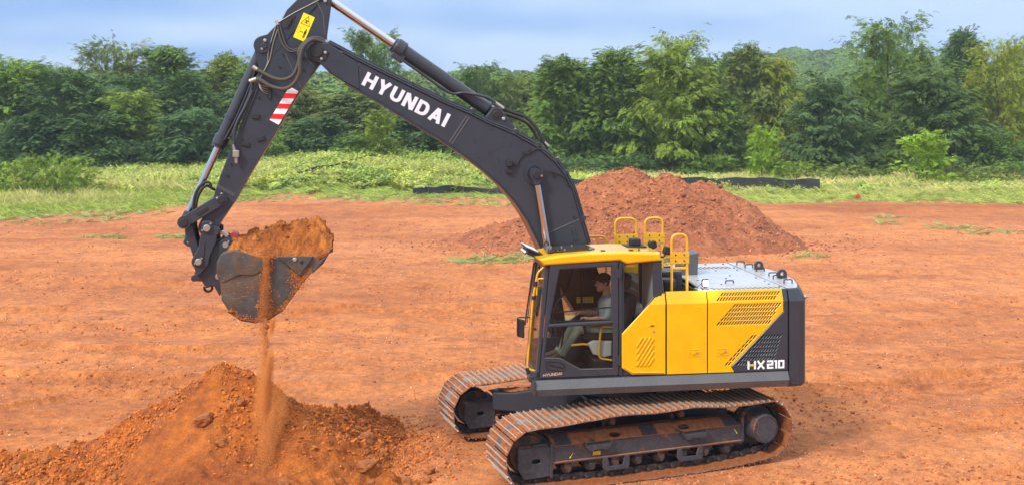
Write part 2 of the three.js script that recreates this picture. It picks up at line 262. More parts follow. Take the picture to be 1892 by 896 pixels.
// crown made of leafy boughs that shade one another; unit: metres for a tree about o.h tall
function makeTree(seed, o) {
  const R = rng(seed), mats = [], cols = [], wood = [], B = new THREE.Matrix4();
  const lobe = [0, 1, 2, 3, 4].map(() => R() * 6.28);
  const tips = [];
  for (let b = 0; b < o.boughs; b++) {
    const t = o.base + (1 - o.base) * Math.pow(R(), o.bias || 0.85), ang = R() * 6.283;
    const prof = o.profile(t) * (0.8 + 0.16 * Math.sin(2 * ang + lobe[0] + 3 * t) + 0.14 * Math.sin(3 * ang + lobe[1] - 5 * t) + 0.1 * Math.sin(5 * ang + lobe[2] + 8 * t));
    const rad = o.r * prof * Math.sqrt(lerp(o.fill ?? 0.25, 1, R())), out = V(Math.cos(ang), 0, Math.sin(ang));
    const c = out.clone().multiplyScalar(rad); c.y = o.h * t * 0.97 + (R() - 0.5) * 0.3;
    const rise = lerp(o.rise0, o.rise1, t) + (R() - 0.5) * 0.4;
    const a = out.clone().setY(rise).add(V(R() - 0.5, 0, R() - 0.5).multiplyScalar(0.7)).normalize();
    const s = V().crossVectors(a, V(0, 1, 0)).normalize(), n = V().crossVectors(s, a).normalize(); if (n.y < 0) n.negate();
    const sc = (0.65 + 0.75 * R()) * o.bough, la = sc * o.long, lb = sc, ln = sc * o.thick, tone = 0.85 + 0.3 * R(), warm = o.warm + 0.25 * (R() - 0.5);
    const count = Math.round(o.leaves * (o.dense || 0.3) * (0.6 + 0.8 * R()) * Math.pow(sc / o.bough, 1.6));
    for (let k = 0; k < count; k++) {
      const th = R() * 6.283, rr = Math.sqrt(R()), u = Math.cos(th) * rr, w = Math.sin(th) * rr, top = (R() * 1.5 - 0.5) * (1 - 0.5 * rr);
      const edge = 1 + 0.28 * Math.sin(5 * th + b) + 0.16 * Math.sin(11 * th + 2 * b);
      const p = c.clone().addScaledVector(a, u * la * edge).addScaledVector(s, w * lb * edge).addScaledVector(n, ln * (top - 0.9 * rr * rr));
      const nn = n.clone().multiplyScalar(0.8).addScaledVector(a, u * 0.95).addScaledVector(s, w * 0.95).add(V(R() - 0.5, R() - 0.5, R() - 0.5).multiplyScalar(o.mess)).normalize();
      const dir = a.clone().multiplyScalar(u + 0.35).addScaledVector(s, w).add(V(R() - 0.5, R() - 0.8, R() - 0.5).multiplyScalar(0.9));
      const z = (o.leaf / 0.19) * (0.75 + 0.5 * R()), sd = V().crossVectors(nn, dir).normalize(), al = V().crossVectors(sd, nn).normalize();
      B.makeBasis(al.multiplyScalar(z), nn.clone().multiplyScalar(z), sd.multiplyScalar(-z)).setPosition(p); mats.push(...B.elements); cols.push(...toneOf(R, tone, warm));
    }
    tips.push(c.clone().addScaledVector(a, -0.2 * la));
  }
  // trunk and limbs
  const trunkTop = V((R() - 0.5) * 0.8, o.h * (o.trunkTop || 0.75), (R() - 0.5) * 0.8), pts = [V(0, -0.3, 0), V((R() - 0.5) * 0.4, o.h * 0.25, (R() - 0.5) * 0.4), trunkTop.clone().multiplyScalar(0.7), trunkTop];
  const curve = new THREE.CatmullRomCurve3(pts), limb = (c, r0, r1, n) => { const g = new THREE.TubeGeometry(c, n, 1, 6), P = g.attributes.position, m = n + 1; for (let i = 0; i < m; i++) { const q = c.getPointAt(i / n), r = lerp(r0, r1, i / n); for (let j = 0; j < 7; j++) { const k = i * 7 + j; P.setXYZ(k, q.x + (P.getX(k) - q.x) * r, q.y + (P.getY(k) - q.y) * r, q.z + (P.getZ(k) - q.z) * r); } } g.computeVertexNormals(); return g; };
  wood.push(limb(curve, o.h * 0.018, o.h * 0.004, 10));
  for (let i = 0; i < (o.limbs ?? 16); i++) { const e = tips[Math.floor(R() * tips.length)], f = clamp(e.y / (o.h * (o.trunkTop || 0.75)) - 0.12 - 0.2 * R(), 0.08, 0.96), s = curve.getPoint(f); wood.push(limb(new THREE.QuadraticBezierCurve3(s, s.clone().lerp(e, 0.55).add(V(0, -0.35, 0)), e), o.h * 0.006, o.h * 0.0015, 6)); }
  return { im: new THREE.InstancedBufferAttribute(new Float32Array(mats), 16), ic: new THREE.InstancedBufferAttribute(new Float32Array(cols), 3), n: cols.length / 3, sprig: SPRIG[o.spray || 0], trunk: join(wood), h: o.h, r: o.r };
}
const round = (t) => Math.pow(Math.max(0, Math.sin(Math.PI * Math.pow(clamp(0.08 + 0.92 * t), 0.75))), 0.55);
const dome = (t) => Math.sqrt(Math.max(0, 1 - Math.pow(Math.abs(t - 0.38) / 0.66, 2.2)));
const tall = (t) => Math.pow(Math.max(0, 1 - Math.pow(t, 2.2)), 0.6) * (0.75 + 0.25 * sstep(0, 0.25, t));
const vase = (t) => 0.35 + 0.75 * Math.sin(Math.PI * clamp(t * 0.86));
const KINDS = {
  broad: { h: 10, r: 4.3, base: 0.02, boughs: 125, leaves: 165, bough: 1.0, long: 1.15, thick: 0.9, leaf: 0.18, rise0: -0.25, rise1: 0.9, profile: dome, mess: 0.6, warm: 0.35, fill: 0.3 },
  full: { h: 10, r: 4.0, base: 0.02, boughs: 150, leaves: 140, bough: 0.92, long: 1.15, thick: 0.85, leaf: 0.175, rise0: -0.1, rise1: 1.0, profile: tall, mess: 0.7, warm: 0.45, fill: 0.3 },
  feather: { h: 10, r: 4.0, base: 0.02, boughs: 160, leaves: 130, bough: 0.78, long: 1.8, thick: 0.5, leaf: 0.185, rise0: 0.0, rise1: 0.75, profile: tall, mess: 0.8, warm: 0.62, fill: 0.35, spray: 1 },
  airy: { h: 11, r: 3.7, base: 0.05, boughs: 170, leaves: 96, bough: 0.66, long: 1.8, thick: 0.6, leaf: 0.18, rise0: 0.1, rise1: 1.0, profile: vase, mess: 1.3, warm: 0.55, fill: 0.15, spray: 1, dense: 0.3, limbs: 24, trunkTop: 0.85 },
  sapling: { h: 4, r: 1.7, base: 0.03, boughs: 60, leaves: 44, bough: 0.42, long: 1.5, thick: 0.5, leaf: 0.13, rise0: 0.5, rise1: 1.8, profile: tall, mess: 0.9, warm: 0.75, fill: 0.2, limbs: 10, dense: 0.4 },
  bush: { h: 2.4, r: 2.2, base: 0.0, boughs: 52, leaves: 62, bough: 0.62, long: 1.1, thick: 0.6, leaf: 0.11, rise0: 0.0, rise1: 0.9, profile: dome, mess: 1.3, warm: 0.5, fill: 0.25, limbs: 5, dense: 0.32 },
};
const VAR = {}; { let s = 500; for (const k of Object.keys(KINDS)) VAR[k] = Array.from({ length: { broad: 4, full: 4, feather: 3, airy: 3, sapling: 2, bush: 3 }[k] }, () => makeTree(s += 17, KINDS[k])); }
const GREEN = {
  dark: leafMat(0.094, 0.168, 0.034), blue: leafMat(0.094, 0.172, 0.050), mid: leafMat(0.142, 0.232, 0.032), light: leafMat(0.200, 0.300, 0.032), yellow: leafMat(0.260, 0.320, 0.036), bright: leafMat(0.245, 0.420, 0.028), olive: leafMat(0.178, 0.232, 0.044),
};
const BARK = std({ color: rgb(0.13, 0.105, 0.08), roughness: 0.95 });
const at = (u, D) => [(u - 946) * D / FOCAL, BACK - D];
function plantTree(name, kind, v, tone, u, D, topPx, widePx, label, category, group, turn) {
  const [x, z] = at(u, D), y = terrain(x, z), src = VAR[kind][v % VAR[kind].length], H = EYE - (topPx - 185.71) * D / FOCAL - y, W = widePx * D / FOCAL;
  const t = new THREE.Group(); t.name = numbered(name); scene.add(t); t.position.set(x, y - 0.05, z); t.rotation.y = turn ?? (u * 0.37) % 6.28;
  t.scale.set(W / (2 * src.r), H / src.h, W / (2 * src.r)); tag(t, label, category, group);
  const tr = new THREE.Mesh(src.trunk, BARK); tr.name = 'trunk'; const cr = new THREE.InstancedMesh(src.sprig, GREEN[tone], src.n); cr.instanceMatrix = src.im; cr.instanceColor = src.ic; cr.name = 'crown'; cr.userData.kind = 'stuff'; t.add(tr, cr); return shade(t);
}
const WL = 'trees of the wood behind the field, left half', WR = 'trees of the wood behind the field, right half';
const TREES = [
  ['broad_leaved_tree', 'broad', 0, 'light', -15, 76, 92, 215, 'yellow-green leafy tree cut by the left edge of the photo', WL],
  ['broad_leaved_tree', 'broad', 1, 'dark', 118, 76, 122, 215, 'wide dark green tree left of the arm, above the bramble mound', WL],
  ['broad_leaved_tree', 'broad', 2, 'blue', 62, 72, 212, 150, 'low dark blue-green tree just behind the bramble mound', WL],
  ['tall_tree', 'airy', 0, 'olive', 212, 88, 78, 170, 'tall airy tree top left of the arm, left one of the two highest there', WL],
  ['tall_tree', 'full', 1, 'mid', 305, 88, 84, 170, 'tall tree top left of the arm, right one of the two highest there', WL],
  ['broad_leaved_tree', 'feather', 0, 'light', 240, 75, 168, 160, 'light green rounded tree in the middle of the dark wood left of the arm', WL],
  ['broad_leaved_tree', 'broad', 3, 'dark', 178, 72.5, 205, 160, 'low dark tree between the bramble mound and the light green rounded tree', WL],
  ['broad_leaved_tree', 'broad', 0, 'blue', 352, 73, 202, 160, 'low blue-green tree at the wood edge beside the bucket cylinder', WL],
  ['broad_leaved_tree', 'full', 0, 'dark', 342, 80, 132, 150, 'dark tree behind the low blue-green one, left of the arm', WL],
  ['broad_leaved_tree', 'full', 2, 'yellow', 420, 90, 98, 150, 'pale yellow-green tree seen close to the left of the arm', WL],
  ['broad_leaved_tree', 'full', 3, 'mid', 478, 84, 116, 160, 'mid green tree half hidden behind the upper bucket cylinder', WL],
  ['broad_leaved_tree', 'feather', 1, 'olive', 560, 82, 165, 190, 'olive tree seen in the gap between arm and boom', WL],
  ['tall_tree', 'airy', 1, 'mid', 690, 92, 52, 130, 'tall airy tree rising above the boom under the arm cylinder rod', WL],
  ['broad_leaved_tree', 'full', 1, 'olive', 640, 79, 172, 190, 'olive green tree below the left end of the boom lettering', WL],
  ['broad_leaved_tree', 'broad', 2, 'dark', 590, 74, 215, 140, 'dark low tree in the corner between arm and boom', WL],
  ['young_tree', 'sapling', 0, 'light', 702, 70, 206, 82, 'small light green tree below the boom lettering', WL],
  ['broad_leaved_tree', 'broad', 1, 'dark', 775, 76, 196, 170, 'dark tree below the right end of the boom lettering', WL],
  ['broad_leaved_tree', 'full', 0, 'mid', 850, 80, 180, 170, 'mid green tree peeping out under the boom where it bends', WL],
  ['tall_tree', 'airy', 2, 'dark', 882, 88, 116, 110, 'airy dark tree top directly above the lower end of the arm cylinder', WR],
  ['tall_tree', 'airy', 0, 'olive', 948, 88, 138, 130, 'thin airy tree between the arm cylinder foot and the dense wood', WR],
  ['broad_leaved_tree', 'full', 3, 'mid', 1040, 74, 103, 180, 'dense tree directly right of the boom bend, first of the right-hand wood', WR],
  ['broad_leaved_tree', 'full', 2, 'mid', 1135, 75, 88, 200, 'dense mid green tree behind the left peak of the red dirt pile', WR],
  ['broad_leaved_tree', 'feather', 2, 'light', 1245, 72, 66, 205, 'tall feathery tree with yellowish tips behind the right peaks of the dirt pile', WR],
  ['tall_tree', 'airy', 1, 'blue', 1325, 82, 92, 140, 'darker airy tree right of the feathery tree with yellowish tips', WR],
  ['broad_leaved_tree', 'full', 0, 'olive', 1385, 80, 84, 170, 'grey-green tree left of the gap with the hazy hill', WR],
  ['broad_leaved_tree', 'feather', 0, 'yellow', 1438, 79, 106, 120, 'yellowish feathery tree just left of the gap with the hazy hill', WR],
  ['broad_leaved_tree', 'full', 1, 'mid', 1318, 73, 168, 150, 'lower bushy tree between the dirt pile and the small bright tree', WR],
  ['broad_leaved_tree', 'feather', 1, 'blue', 1530, 72, 140, 195, 'dark rounded tree below the hazy hill', WR],
  ['broad_leaved_tree', 'full', 3, 'dark', 1600, 79, 190, 150, 'dark tree directly behind the rounded tree below the hazy hill', WR],
  ['tall_tree', 'airy', 2, 'mid', 1645, 77, 30, 185, 'tallest tree of the right side, with a spreading airy top', WR],
  ['broad_leaved_tree', 'feather', 2, 'dark', 1720, 72, 118, 215, 'wide dark green tree above the bright green shrub', WR],
  ['tall_tree', 'full', 2, 'dark', 1778, 92, 52, 120, 'round dark tree top right of the tallest tree', WR],
  ['tall_tree', 'airy', 0, 'yellow', 1850, 76, 78, 150, 'yellow-green vine-hung tree with bare pale limbs near the right edge', WR],
  ['broad_leaved_tree', 'airy', 2, 'olive', 1905, 84, 66, 120, 'thin tree cut by the right edge of the photo', WR],
  ['broad_leaved_tree', 'broad', 3, 'mid', 1835, 70, 235, 110, 'low leafy tree at the wood edge right of the bright green shrub', WR],
  ['young_tree', 'sapling', 1, 'bright', 1412, 67, 236, 80, 'small bright green tree in front of the dark wood, right of the dirt pile', WR],
  ['leafy_shrub', 'sapling', 0, 'bright', 1710, 64, 246, 112, 'bright yellow-green shrub at the wood edge near the right side', WR],
];
// a second, closed row behind: nothing in the photograph tells these apart
const ORDINAL = ['first', 'second', 'third', 'fourth', 'fifth', 'sixth', 'seventh', 'eighth', 'ninth', 'tenth', 'eleventh', 'twelfth', 'thirteenth', 'fourteenth', 'fifteenth', 'sixteenth', 'seventeenth', 'eighteenth', 'nineteenth', 'twentieth', 'twenty-first', 'twenty-second', 'twenty-third', 'twenty-fourth', 'twenty-fifth', 'twenty-sixth', 'twenty-seventh'];
{ const R = rng(860); for (let u = -60; u < 1960; u += 78) { if (u > 1465 && u < 1560) continue; const right = u > 930, top = u < 400 ? 118 : u < 520 ? 150 : u < 930 ? 195 : u < 1000 ? 165 : 128; TREES.push(['background_tree', ['broad', 'full', 'feather'][Math.floor(R() * 3)], Math.floor(R() * 4), ['dark', 'mid', 'blue', 'olive'][Math.floor(R() * 4)], u + 30 * R(), 84 + 7 * R(), top + 30 * R(), 150 + 40 * R(), 'green background tree, ' + ORDINAL[Math.floor((u + 60) / 78)] + ' from the left in the second row of the wood', right ? 'second row of the right-hand wood' : 'second row of the left-hand wood']); } }
TREES.forEach(([name, kind, v, tone, u, D, top, w, label, group]) => plantTree(name, kind, v, tone, u, D, top, w, label, name === 'leafy_shrub' ? 'shrub' : 'tree', group));
// ---------------------------------------------------------------- undergrowth at the foot of the wood
{
  const R = rng(900);
  for (let u = -10; u < 960; u += 62) { const D = 71 + 4 * R(), base = u > 430 && u < 930 ? 236 : 262; plantTree('undergrowth_bush', 'bush', Math.floor(R() * 3), ['dark', 'blue', 'mid'][Math.floor(R() * 3)], u + 20 * R(), D, base + 22 * R(), 110 + 40 * R(), 'leafy bush at the foot of the wood, ' + ORDINAL[Math.round((u + 10) / 62)] + ' from the left edge', 'bush', 'undergrowth left of the boom bend'); }
  for (let u = 1010; u < 1900; u += 60) { const D = 69 + 4 * R(); plantTree('undergrowth_bush', 'bush', Math.floor(R() * 3), ['dark', 'blue', 'mid', 'olive'][Math.floor(R() * 4)], u + 20 * R(), D, 268 + 30 * R(), 100 + 50 * R(), 'leafy bush at the foot of the wood, ' + ORDINAL[Math.round((u - 1010) / 60)] + ' right of the boom bend', 'bush', 'undergrowth right of the boom bend'); }
  for (const [u, D, top, w, tone, label] of [
    [30, 58, 300, 120, 'light', 'left end of the low bramble mound at the left edge of the grass'],
    [95, 57, 290, 130, 'light', 'tallest bramble bush of the low mound at the left edge of the grass'],
    [140, 59, 308, 90, 'light', 'right end of the low bramble mound, toward the arm'],
    [1470, 66.5, 300, 120, 'light', 'light green bush behind the black fence, beside the small bright tree'],
    [1560, 66.5, 306, 130, 'olive', 'olive bush between the end of the black fence and the bright shrub'],
    [1620, 66, 312, 100, 'mid', 'low bush directly left of the bright yellow-green shrub'],
    [1790, 65, 305, 110, 'olive', 'olive bush directly right of the bright yellow-green shrub'],
    [1880, 66, 300, 120, 'mid', 'bush at the right edge of the photo below the cut log'],
  ]) plantTree('bramble_bush', 'bush', Math.floor(u), tone, u, D, top, w, label, 'bush');
}
// ---------------------------------------------------------------- wooded hills far behind: crowns nobody could count
{
  const R = rng(950), L = new Leaves();
  for (let k = 0; k < 2000; k++) { const th = R() * 6.283, f = Math.acos(1 - R()), n = V(Math.sin(f) * Math.cos(th), Math.cos(f), Math.sin(f) * Math.sin(th)), q = 0.82 + 0.3 * fbm(th * 1.6, f * 3, 3, 951); L.add(n.clone().multiply(V(4.2 * q, 5 * q, 4.2 * q)), n.clone().add(V(R() - 0.5, R() - 0.5, R() - 0.5)).normalize(), V(R() - 0.5, R() - 0.5, R() - 0.5), 0.8, 0.5, toneOf(R, 1, 0.4)); }
  const N = 2600, far = new THREE.InstancedMesh(L.build(), GREEN.mid, N), m = new THREE.Matrix4(), q = new THREE.Quaternion(), c = new THREE.Color();
  for (let i = 0; i < N; i++) { const D = 165 + 280 * Math.pow(R(), 0.9), u = -350 + 2600 * R(), [x, z] = at(u, D), s = 0.75 + 0.55 * R(); q.setFromAxisAngle(V(0, 1, 0), R() * 6.28); m.compose(V(x, terrain(x, z) + 1.2, z), q, V(s, s * (0.9 + 0.3 * R()), s)); far.setMatrixAt(i, m); const k = 0.75 + 0.4 * R(); far.setColorAt(i, c.setRGB(k, k, k)); }
  far.name = 'distant_wood'; far.userData = { kind: 'stuff', label: 'hazy wooded hills behind the tree line', category: 'woodland' }; scene.add(shade(far));
}
// ---------------------------------------------------------------- grass and weeds
{
  const R = rng(980), m = new THREE.Matrix4(), q = new THREE.Quaternion(), e = new THREE.Euler(), c = new THREE.Color();
  const tuft = (blades, lean, w) => { const p = []; for (let k = 0; k < blades; k++) { const a = R() * 6.283, r = 0.16 * Math.sqrt(R()), x = Math.cos(a) * r, z = Math.sin(a) * r, b = R() * 6.283, l = lean * R(), h = 0.5 + 0.5 * R(), cx = Math.cos(b), cz = Math.sin(b), wx = -cz * w, wz = cx * w; p.push(x - wx, 0, z - wz, x + wx, 0, z + wz, x + cx * l * 0.4 + wx * 0.7, h * 0.6, z + cz * l * 0.4 + wz * 0.7, x - wx, 0, z - wz, x + cx * l * 0.4 + wx * 0.7, h * 0.6, z + cz * l * 0.4 + wz * 0.7, x + cx * l, h, z + cz * l); } const g = new THREE.BufferGeometry(); g.setAttribute('position', new THREE.Float32BufferAttribute(p, 3)); return g; };
  const weedGeo = () => { const L = new Leaves(); for (let s = 0; s < 7; s++) { const a = R() * 6.283, r = 0.22 * R(), h = 0.5 + 0.5 * R(), lean = V(Math.cos(a), 0, Math.sin(a)).multiplyScalar(r + 0.25 * R()); for (let k = 0; k < 13; k++) { const t = 0.15 + 0.85 * (k / 12), d = V(R() - 0.5, 0.25 + 0.3 * R(), R() - 0.5).normalize(); L.add(lean.clone().multiplyScalar(t).setY(h * t), V(R() - 0.5, 1.2, R() - 0.5).normalize(), d, 0.2 * (1.15 - 0.6 * t) + 0.05, 0.09, toneOf(R, 1, 0.6)); } } return L.build(); };
  const grassMat = phys({ color: 0xffffff, roughness: 0.9, transmission: 0.25, thickness: 0, side: THREE.DoubleSide }), weedMat = phys({ color: 0xffffff, vertexColors: true, roughness: 0.9, transmission: 0.3, thickness: 0, side: THREE.DoubleSide });
  const put = (mesh, i, x, z, h, w, col) => { e.set((R() - 0.5) * 0.4, R() * 6.283, (R() - 0.5) * 0.4); q.setFromEuler(e); m.compose(V(x, terrain(x, z) - 0.02, z), q, V(w, h, w)); mesh.setMatrixAt(i, m); mesh.setColorAt(i, c.setRGB(...col)); };
  const spots = (n, test) => { const l = []; let guard = 0; while (l.length < n && guard++ < n * 60) { const D = 44 + 36 * R(), u = -120 + 2130 * R(), [x, z] = at(u, D); if (R() < test(x, z, D)) l.push([x, z, D]); } return l; };
  const mix = (a, b, t) => a.map((v, k) => lerp(v, b[k], t));
  // short mown fringe, tall dry grass, green grass: one sheet of stuff
  const S1 = spots(34000, (x, z) => Math.pow(grassAt(x, z), 1.5));
  const grass = new THREE.InstancedMesh(tuft(14, 0.5, 0.008), grassMat, S1.length);
  S1.forEach(([x, z, D], i) => { const dry = sstep(0.42, 0.62, fbm(x * 0.25, z * 0.5, 3, 981) + 0.12 * sstep(2, 8, x)), depth = sstep(0.5, 9, edgeZ(x) - z), k = 0.75 + 0.5 * R(), h = lerp(0.12, 0.38 + 0.2 * dry, depth) * (0.6 + 0.8 * R()); put(grass, i, x, z, h, 1.1 + 0.7 * R(), mix([0.33, 0.43, 0.05], [0.66, 0.58, 0.22], clamp((0.6 + 0.3 * sstep(2, 8, x)) * dry * depth + 0.1 * sstep(2, 8, x) + 0.25 * R())).map((v) => v * k)); });
  grass.name = 'meadow_grass'; grass.userData = { kind: 'stuff', label: 'rough green and dry grass of the field edge', category: 'grass' }; scene.add(shade(grass));
  const S2 = spots(13000, (x, z, D) => { const hill = sstep(60, 66, D) * sstep(9, 0, Math.abs(x + 8) - 10), any = sstep(58, 64, D) * 0.22; return (hill + any) * sstep(76, 73, D) * (0.35 + sstep(0.35, 0.6, fbm(x * 0.3, z * 0.4, 3, 983))); });
  const weeds = new THREE.InstancedMesh(weedGeo(), weedMat, S2.length);
  S2.forEach(([x, z], i) => { const k = 0.8 + 0.4 * R(), t = clamp(fbm(x * 0.5, z * 0.6, 3, 985) * 1.6 - 0.4 + 0.3 * (R() - 0.5)); put(weeds, i, x, z, 0.28 + 0.42 * R(), 0.75 + 0.6 * R(), mix([0.27, 0.43, 0.035], [0.54, 0.60, 0.07], t).map((v) => v * k)); });
  weeds.name = 'meadow_weeds'; weeds.userData = { kind: 'stuff', label: 'yellow-green weeds covering the low bank behind the field', category: 'weeds' }; scene.add(shade(weeds));
  // sparse sprigs of grass on the bare clay
  const S3 = []; for (const [u, v, r, n] of [[330, 438, 0.5, 40], [190, 440, 0.5, 30], [910, 480, 0.9, 120], [985, 470, 0.5, 40], [1230, 487, 0.5, 50], [1650, 403, 0.4, 20], [1830, 432, 0.7, 24], [1760, 423, 0.8, 36], [1640, 415, 0.4, 18], [1500, 475, 0.3, 14], [60, 405, 2.5, 160], [150, 395, 2.2, 160], [420, 370, 2, 100], [890, 375, 2, 100], [760, 372, 2, 100]]) { const D = FOCAL * EYE / (v - 185.71), [x0, z0] = at(u, D); for (let k = 0; k < n; k++) { const a = R() * 6.28, q2 = r * Math.sqrt(R()); S3.push([x0 + Math.cos(a) * q2 * 1.8, z0 + Math.sin(a) * q2]); } }
  const sprigs = new THREE.InstancedMesh(tuft(9, 0.7, 0.012), grassMat, S3.length);
  S3.forEach(([x, z], i) => put(sprigs, i, x, z, 0.06 + 0.1 * R(), 0.6 + 0.5 * R(), mix([0.22, 0.30, 0.06], [0.42, 0.40, 0.16], R())));
  sprigs.name = 'grass_sprigs'; sprigs.userData = { kind: 'stuff', label: 'sparse green sprigs on the bare red clay', category: 'grass' }; scene.add(shade(sprigs));
}
// ---------------------------------------------------------------- black silt fences
function siltFence(pts, h, label, seed, slump) {
  const R = rng(seed), P = pts.map(([u, D]) => { const [x, z] = at(u, D); return V(x, 0, z); }), curve = new THREE.CatmullRomCurve3(P), L = curve.getLength(), n = Math.round(L / 0.22);
  const g = new THREE.Group(); g.name = numbered('silt_fence'); scene.add(g); tag(g, label, 'fence', 'black silt fences along the field'); const o = P[0].clone(); o.y = terrain(o.x, o.z); g.position.copy(o);
  const pos = [], idx = [], rows = 5, top = [];
  for (let i = 0; i <= n; i++) { const p = curve.getPointAt(i / n), t = curve.getTangentAt(i / n), s = V(-t.z, 0, t.x), y0 = terrain(p.x, p.z), sag = slump * (fbm(i * 0.16, 3, 3, seed) - 0.35) + 0.06 * Math.abs(Math.sin(i * 0.22 / 1.9 * Math.PI)), hh = Math.max(0.07, h - sag); top.push([p, y0 + hh, s]);
    for (let j = 0; j <= rows; j++) { const f = j / rows, w = 0.05 * (vnoise(i * 0.9, j * 1.3, seed) - 0.5) + 0.12 * slump * Math.sin(f * 3.1 + i * 0.3), q = p.clone().addScaledVector(s, w).sub(o); pos.push(q.x, y0 - 0.03 + (hh + 0.03) * f - o.y, q.z); } }
  const m = pos.length / 3; for (let k = 0; k < m; k++) pos.push(pos[k * 3], pos[k * 3 + 1], pos[k * 3 + 2] - 0.006);
  for (let i = 0; i < n; i++) for (let j = 0; j < rows; j++) { const a = i * (rows + 1) + j, b = a + rows + 1; idx.push(a, b, a + 1, b, b + 1, a + 1, a + m, a + 1 + m, b + m, b + m, a + 1 + m, b + 1 + m); }
  const fg = new THREE.BufferGeometry(); fg.setAttribute('position', new THREE.Float32BufferAttribute(pos, 3)); fg.setIndex(idx); fg.computeVertexNormals();
  const f = new THREE.Mesh(fg, std({ color: rgb(0.022, 0.023, 0.026), roughness: 0.7 })); f.name = 'fabric'; g.add(f);
  for (let i = 4; i < n; i += 9) { const [p, y, s] = top[i], a = p.clone().sub(o), x = a.x + s.x * 0.04, z = a.z + s.z * 0.04, k = (R() - 0.5) * 0.12; part('stake', cyl([x, terrain(p.x, p.z) - o.y - 0.05, z], [x + k, y - o.y + 0.1 + 0.12 * R(), z], 0.018, 0.018, 6), std({ color: rgb(0.12, 0.1, 0.08), roughness: 0.9 }), g); }
  shade(g);
}
siltFence([[762, 58], [800, 58.5], [850, 59], [900, 58.5], [945, 58.5], [985, 59]], 0.5, 'slumped black silt fence seen under the boom, left of the dirt pile', 61, 0.28);
siltFence([[1050, 61], [1120, 61], [1250, 61.5], [1400, 61], [1516, 60]], 0.8, 'long upright black silt fence behind the red dirt pile', 62, 0.1);
siltFence([[548, 63], [600, 64.5], [650, 66.5], [700, 68.5]], 0.62, 'black silt fence slanting across the weedy bank between arm and boom', 63, 0.35);
// ---------------------------------------------------------------- bits at the wood edge
{
  const [x, z] = at(1587, 56.5), y = terrain(x, z), g = new THREE.Group(); g.name = 'broken_bucket'; scene.add(g); g.position.set(x, y + 0.02, z); g.rotation.set(0.2, 0.5, 0.35); tag(g, 'small orange and white plastic pail lying in the grass near the right', 'pail');
  part('shell', turned([0, 0, 0], [0, 1, 0], [[0, 0], [0, 0.11], [0.2, 0.14], [0.2, 0.13], [0.012, 0.1], [0.012, 0]], 16), std({ color: rgb(0.62, 0.1, 0.02), roughness: 0.5 }), g);
  part('band', turned([0, 0, 0], [0, 1, 0], [[0.02, 0.113], [0.09, 0.127], [0.09, 0.13], [0.02, 0.116]], 16), M.white, g); shade(g);
  const [lx, lz] = at(1858, 71), ly = terrain(lx, lz), log = new THREE.Group(); log.name = 'broken_tree_stump'; scene.add(log); log.position.set(lx, ly, lz); tag(log, 'broken dark trunk with a pale cut end near the right edge', 'stump');
  part('trunk', cyl([0, -0.1, 0], [0.12, 2.95, 0.1], 0.24, 0.2, 14), std({ color: rgb(0.09, 0.07, 0.055), roughness: 0.95 }), log);
  part('cut_face', cyl([0.12, 2.951, 0.1], [0.121, 2.965, 0.1], 0.185, 0.185, 14), std({ color: rgb(0.55, 0.36, 0.18), roughness: 0.9 }), log); shade(log);
  // pale gravel lot and low shed glimpsed through the wood
  const shed = new THREE.Group(), [sx, sz] = at(1850, 118); shed.name = 'low_shed'; scene.add(shed); shed.position.set(sx, terrain(sx, sz), sz); tag(shed, 'white low roof glimpsed through the wood at the right edge', 'shed');
  part('wall', box(-7, 7, 0, 2.0, -3, 3), std({ color: rgb(0.6, 0.6, 0.6), roughness: 0.8 }), shed); part('roof', plate([[-3.4, 2.0], [0, 2.9], [3.4, 2.0]], -7.3, 7.3, 0.01).rotateY(Math.PI / 2), std({ color: rgb(0.7, 0.72, 0.74), roughness: 0.6 }), shed); shade(shed);
}
// ---------------------------------------------------------------- clods
function clodGeo(seed, flat = 0.7, detail = 1) {
  const g0 = new THREE.IcosahedronGeometry(1, detail); g0.deleteAttribute('uv'); g0.deleteAttribute('normal'); const g = mergeVertices(g0, 1e-4), p = g.attributes.position, R = rng(seed), dirs = Array.from({ length: 14 }, () => [V(R() - 0.5, R() - 0.5, R() - 0.5).normalize(), 0.5 + 0.3 * R()]);
  for (let i = 0; i < p.count; i++) { const v = V().fromBufferAttribute(p, i); let k = 1; for (const [d, c] of dirs) { const q = v.dot(d); if (q > c) k = Math.min(k, c / q); } k *= 0.88 + 0.2 * R(); p.setXYZ(i, v.x * k * 1.15, v.y * k * flat, v.z * k); }
  return boxUV(g.toNonIndexed());
}
const CLODS = [1, 2, 3, 4, 5, 6].map((s) => clodGeo(s * 31, 0.6 + 0.08 * s, 1));
const CRUMB = [11, 12, 13].map((s) => clodGeo(s * 31, 0.75, 0));
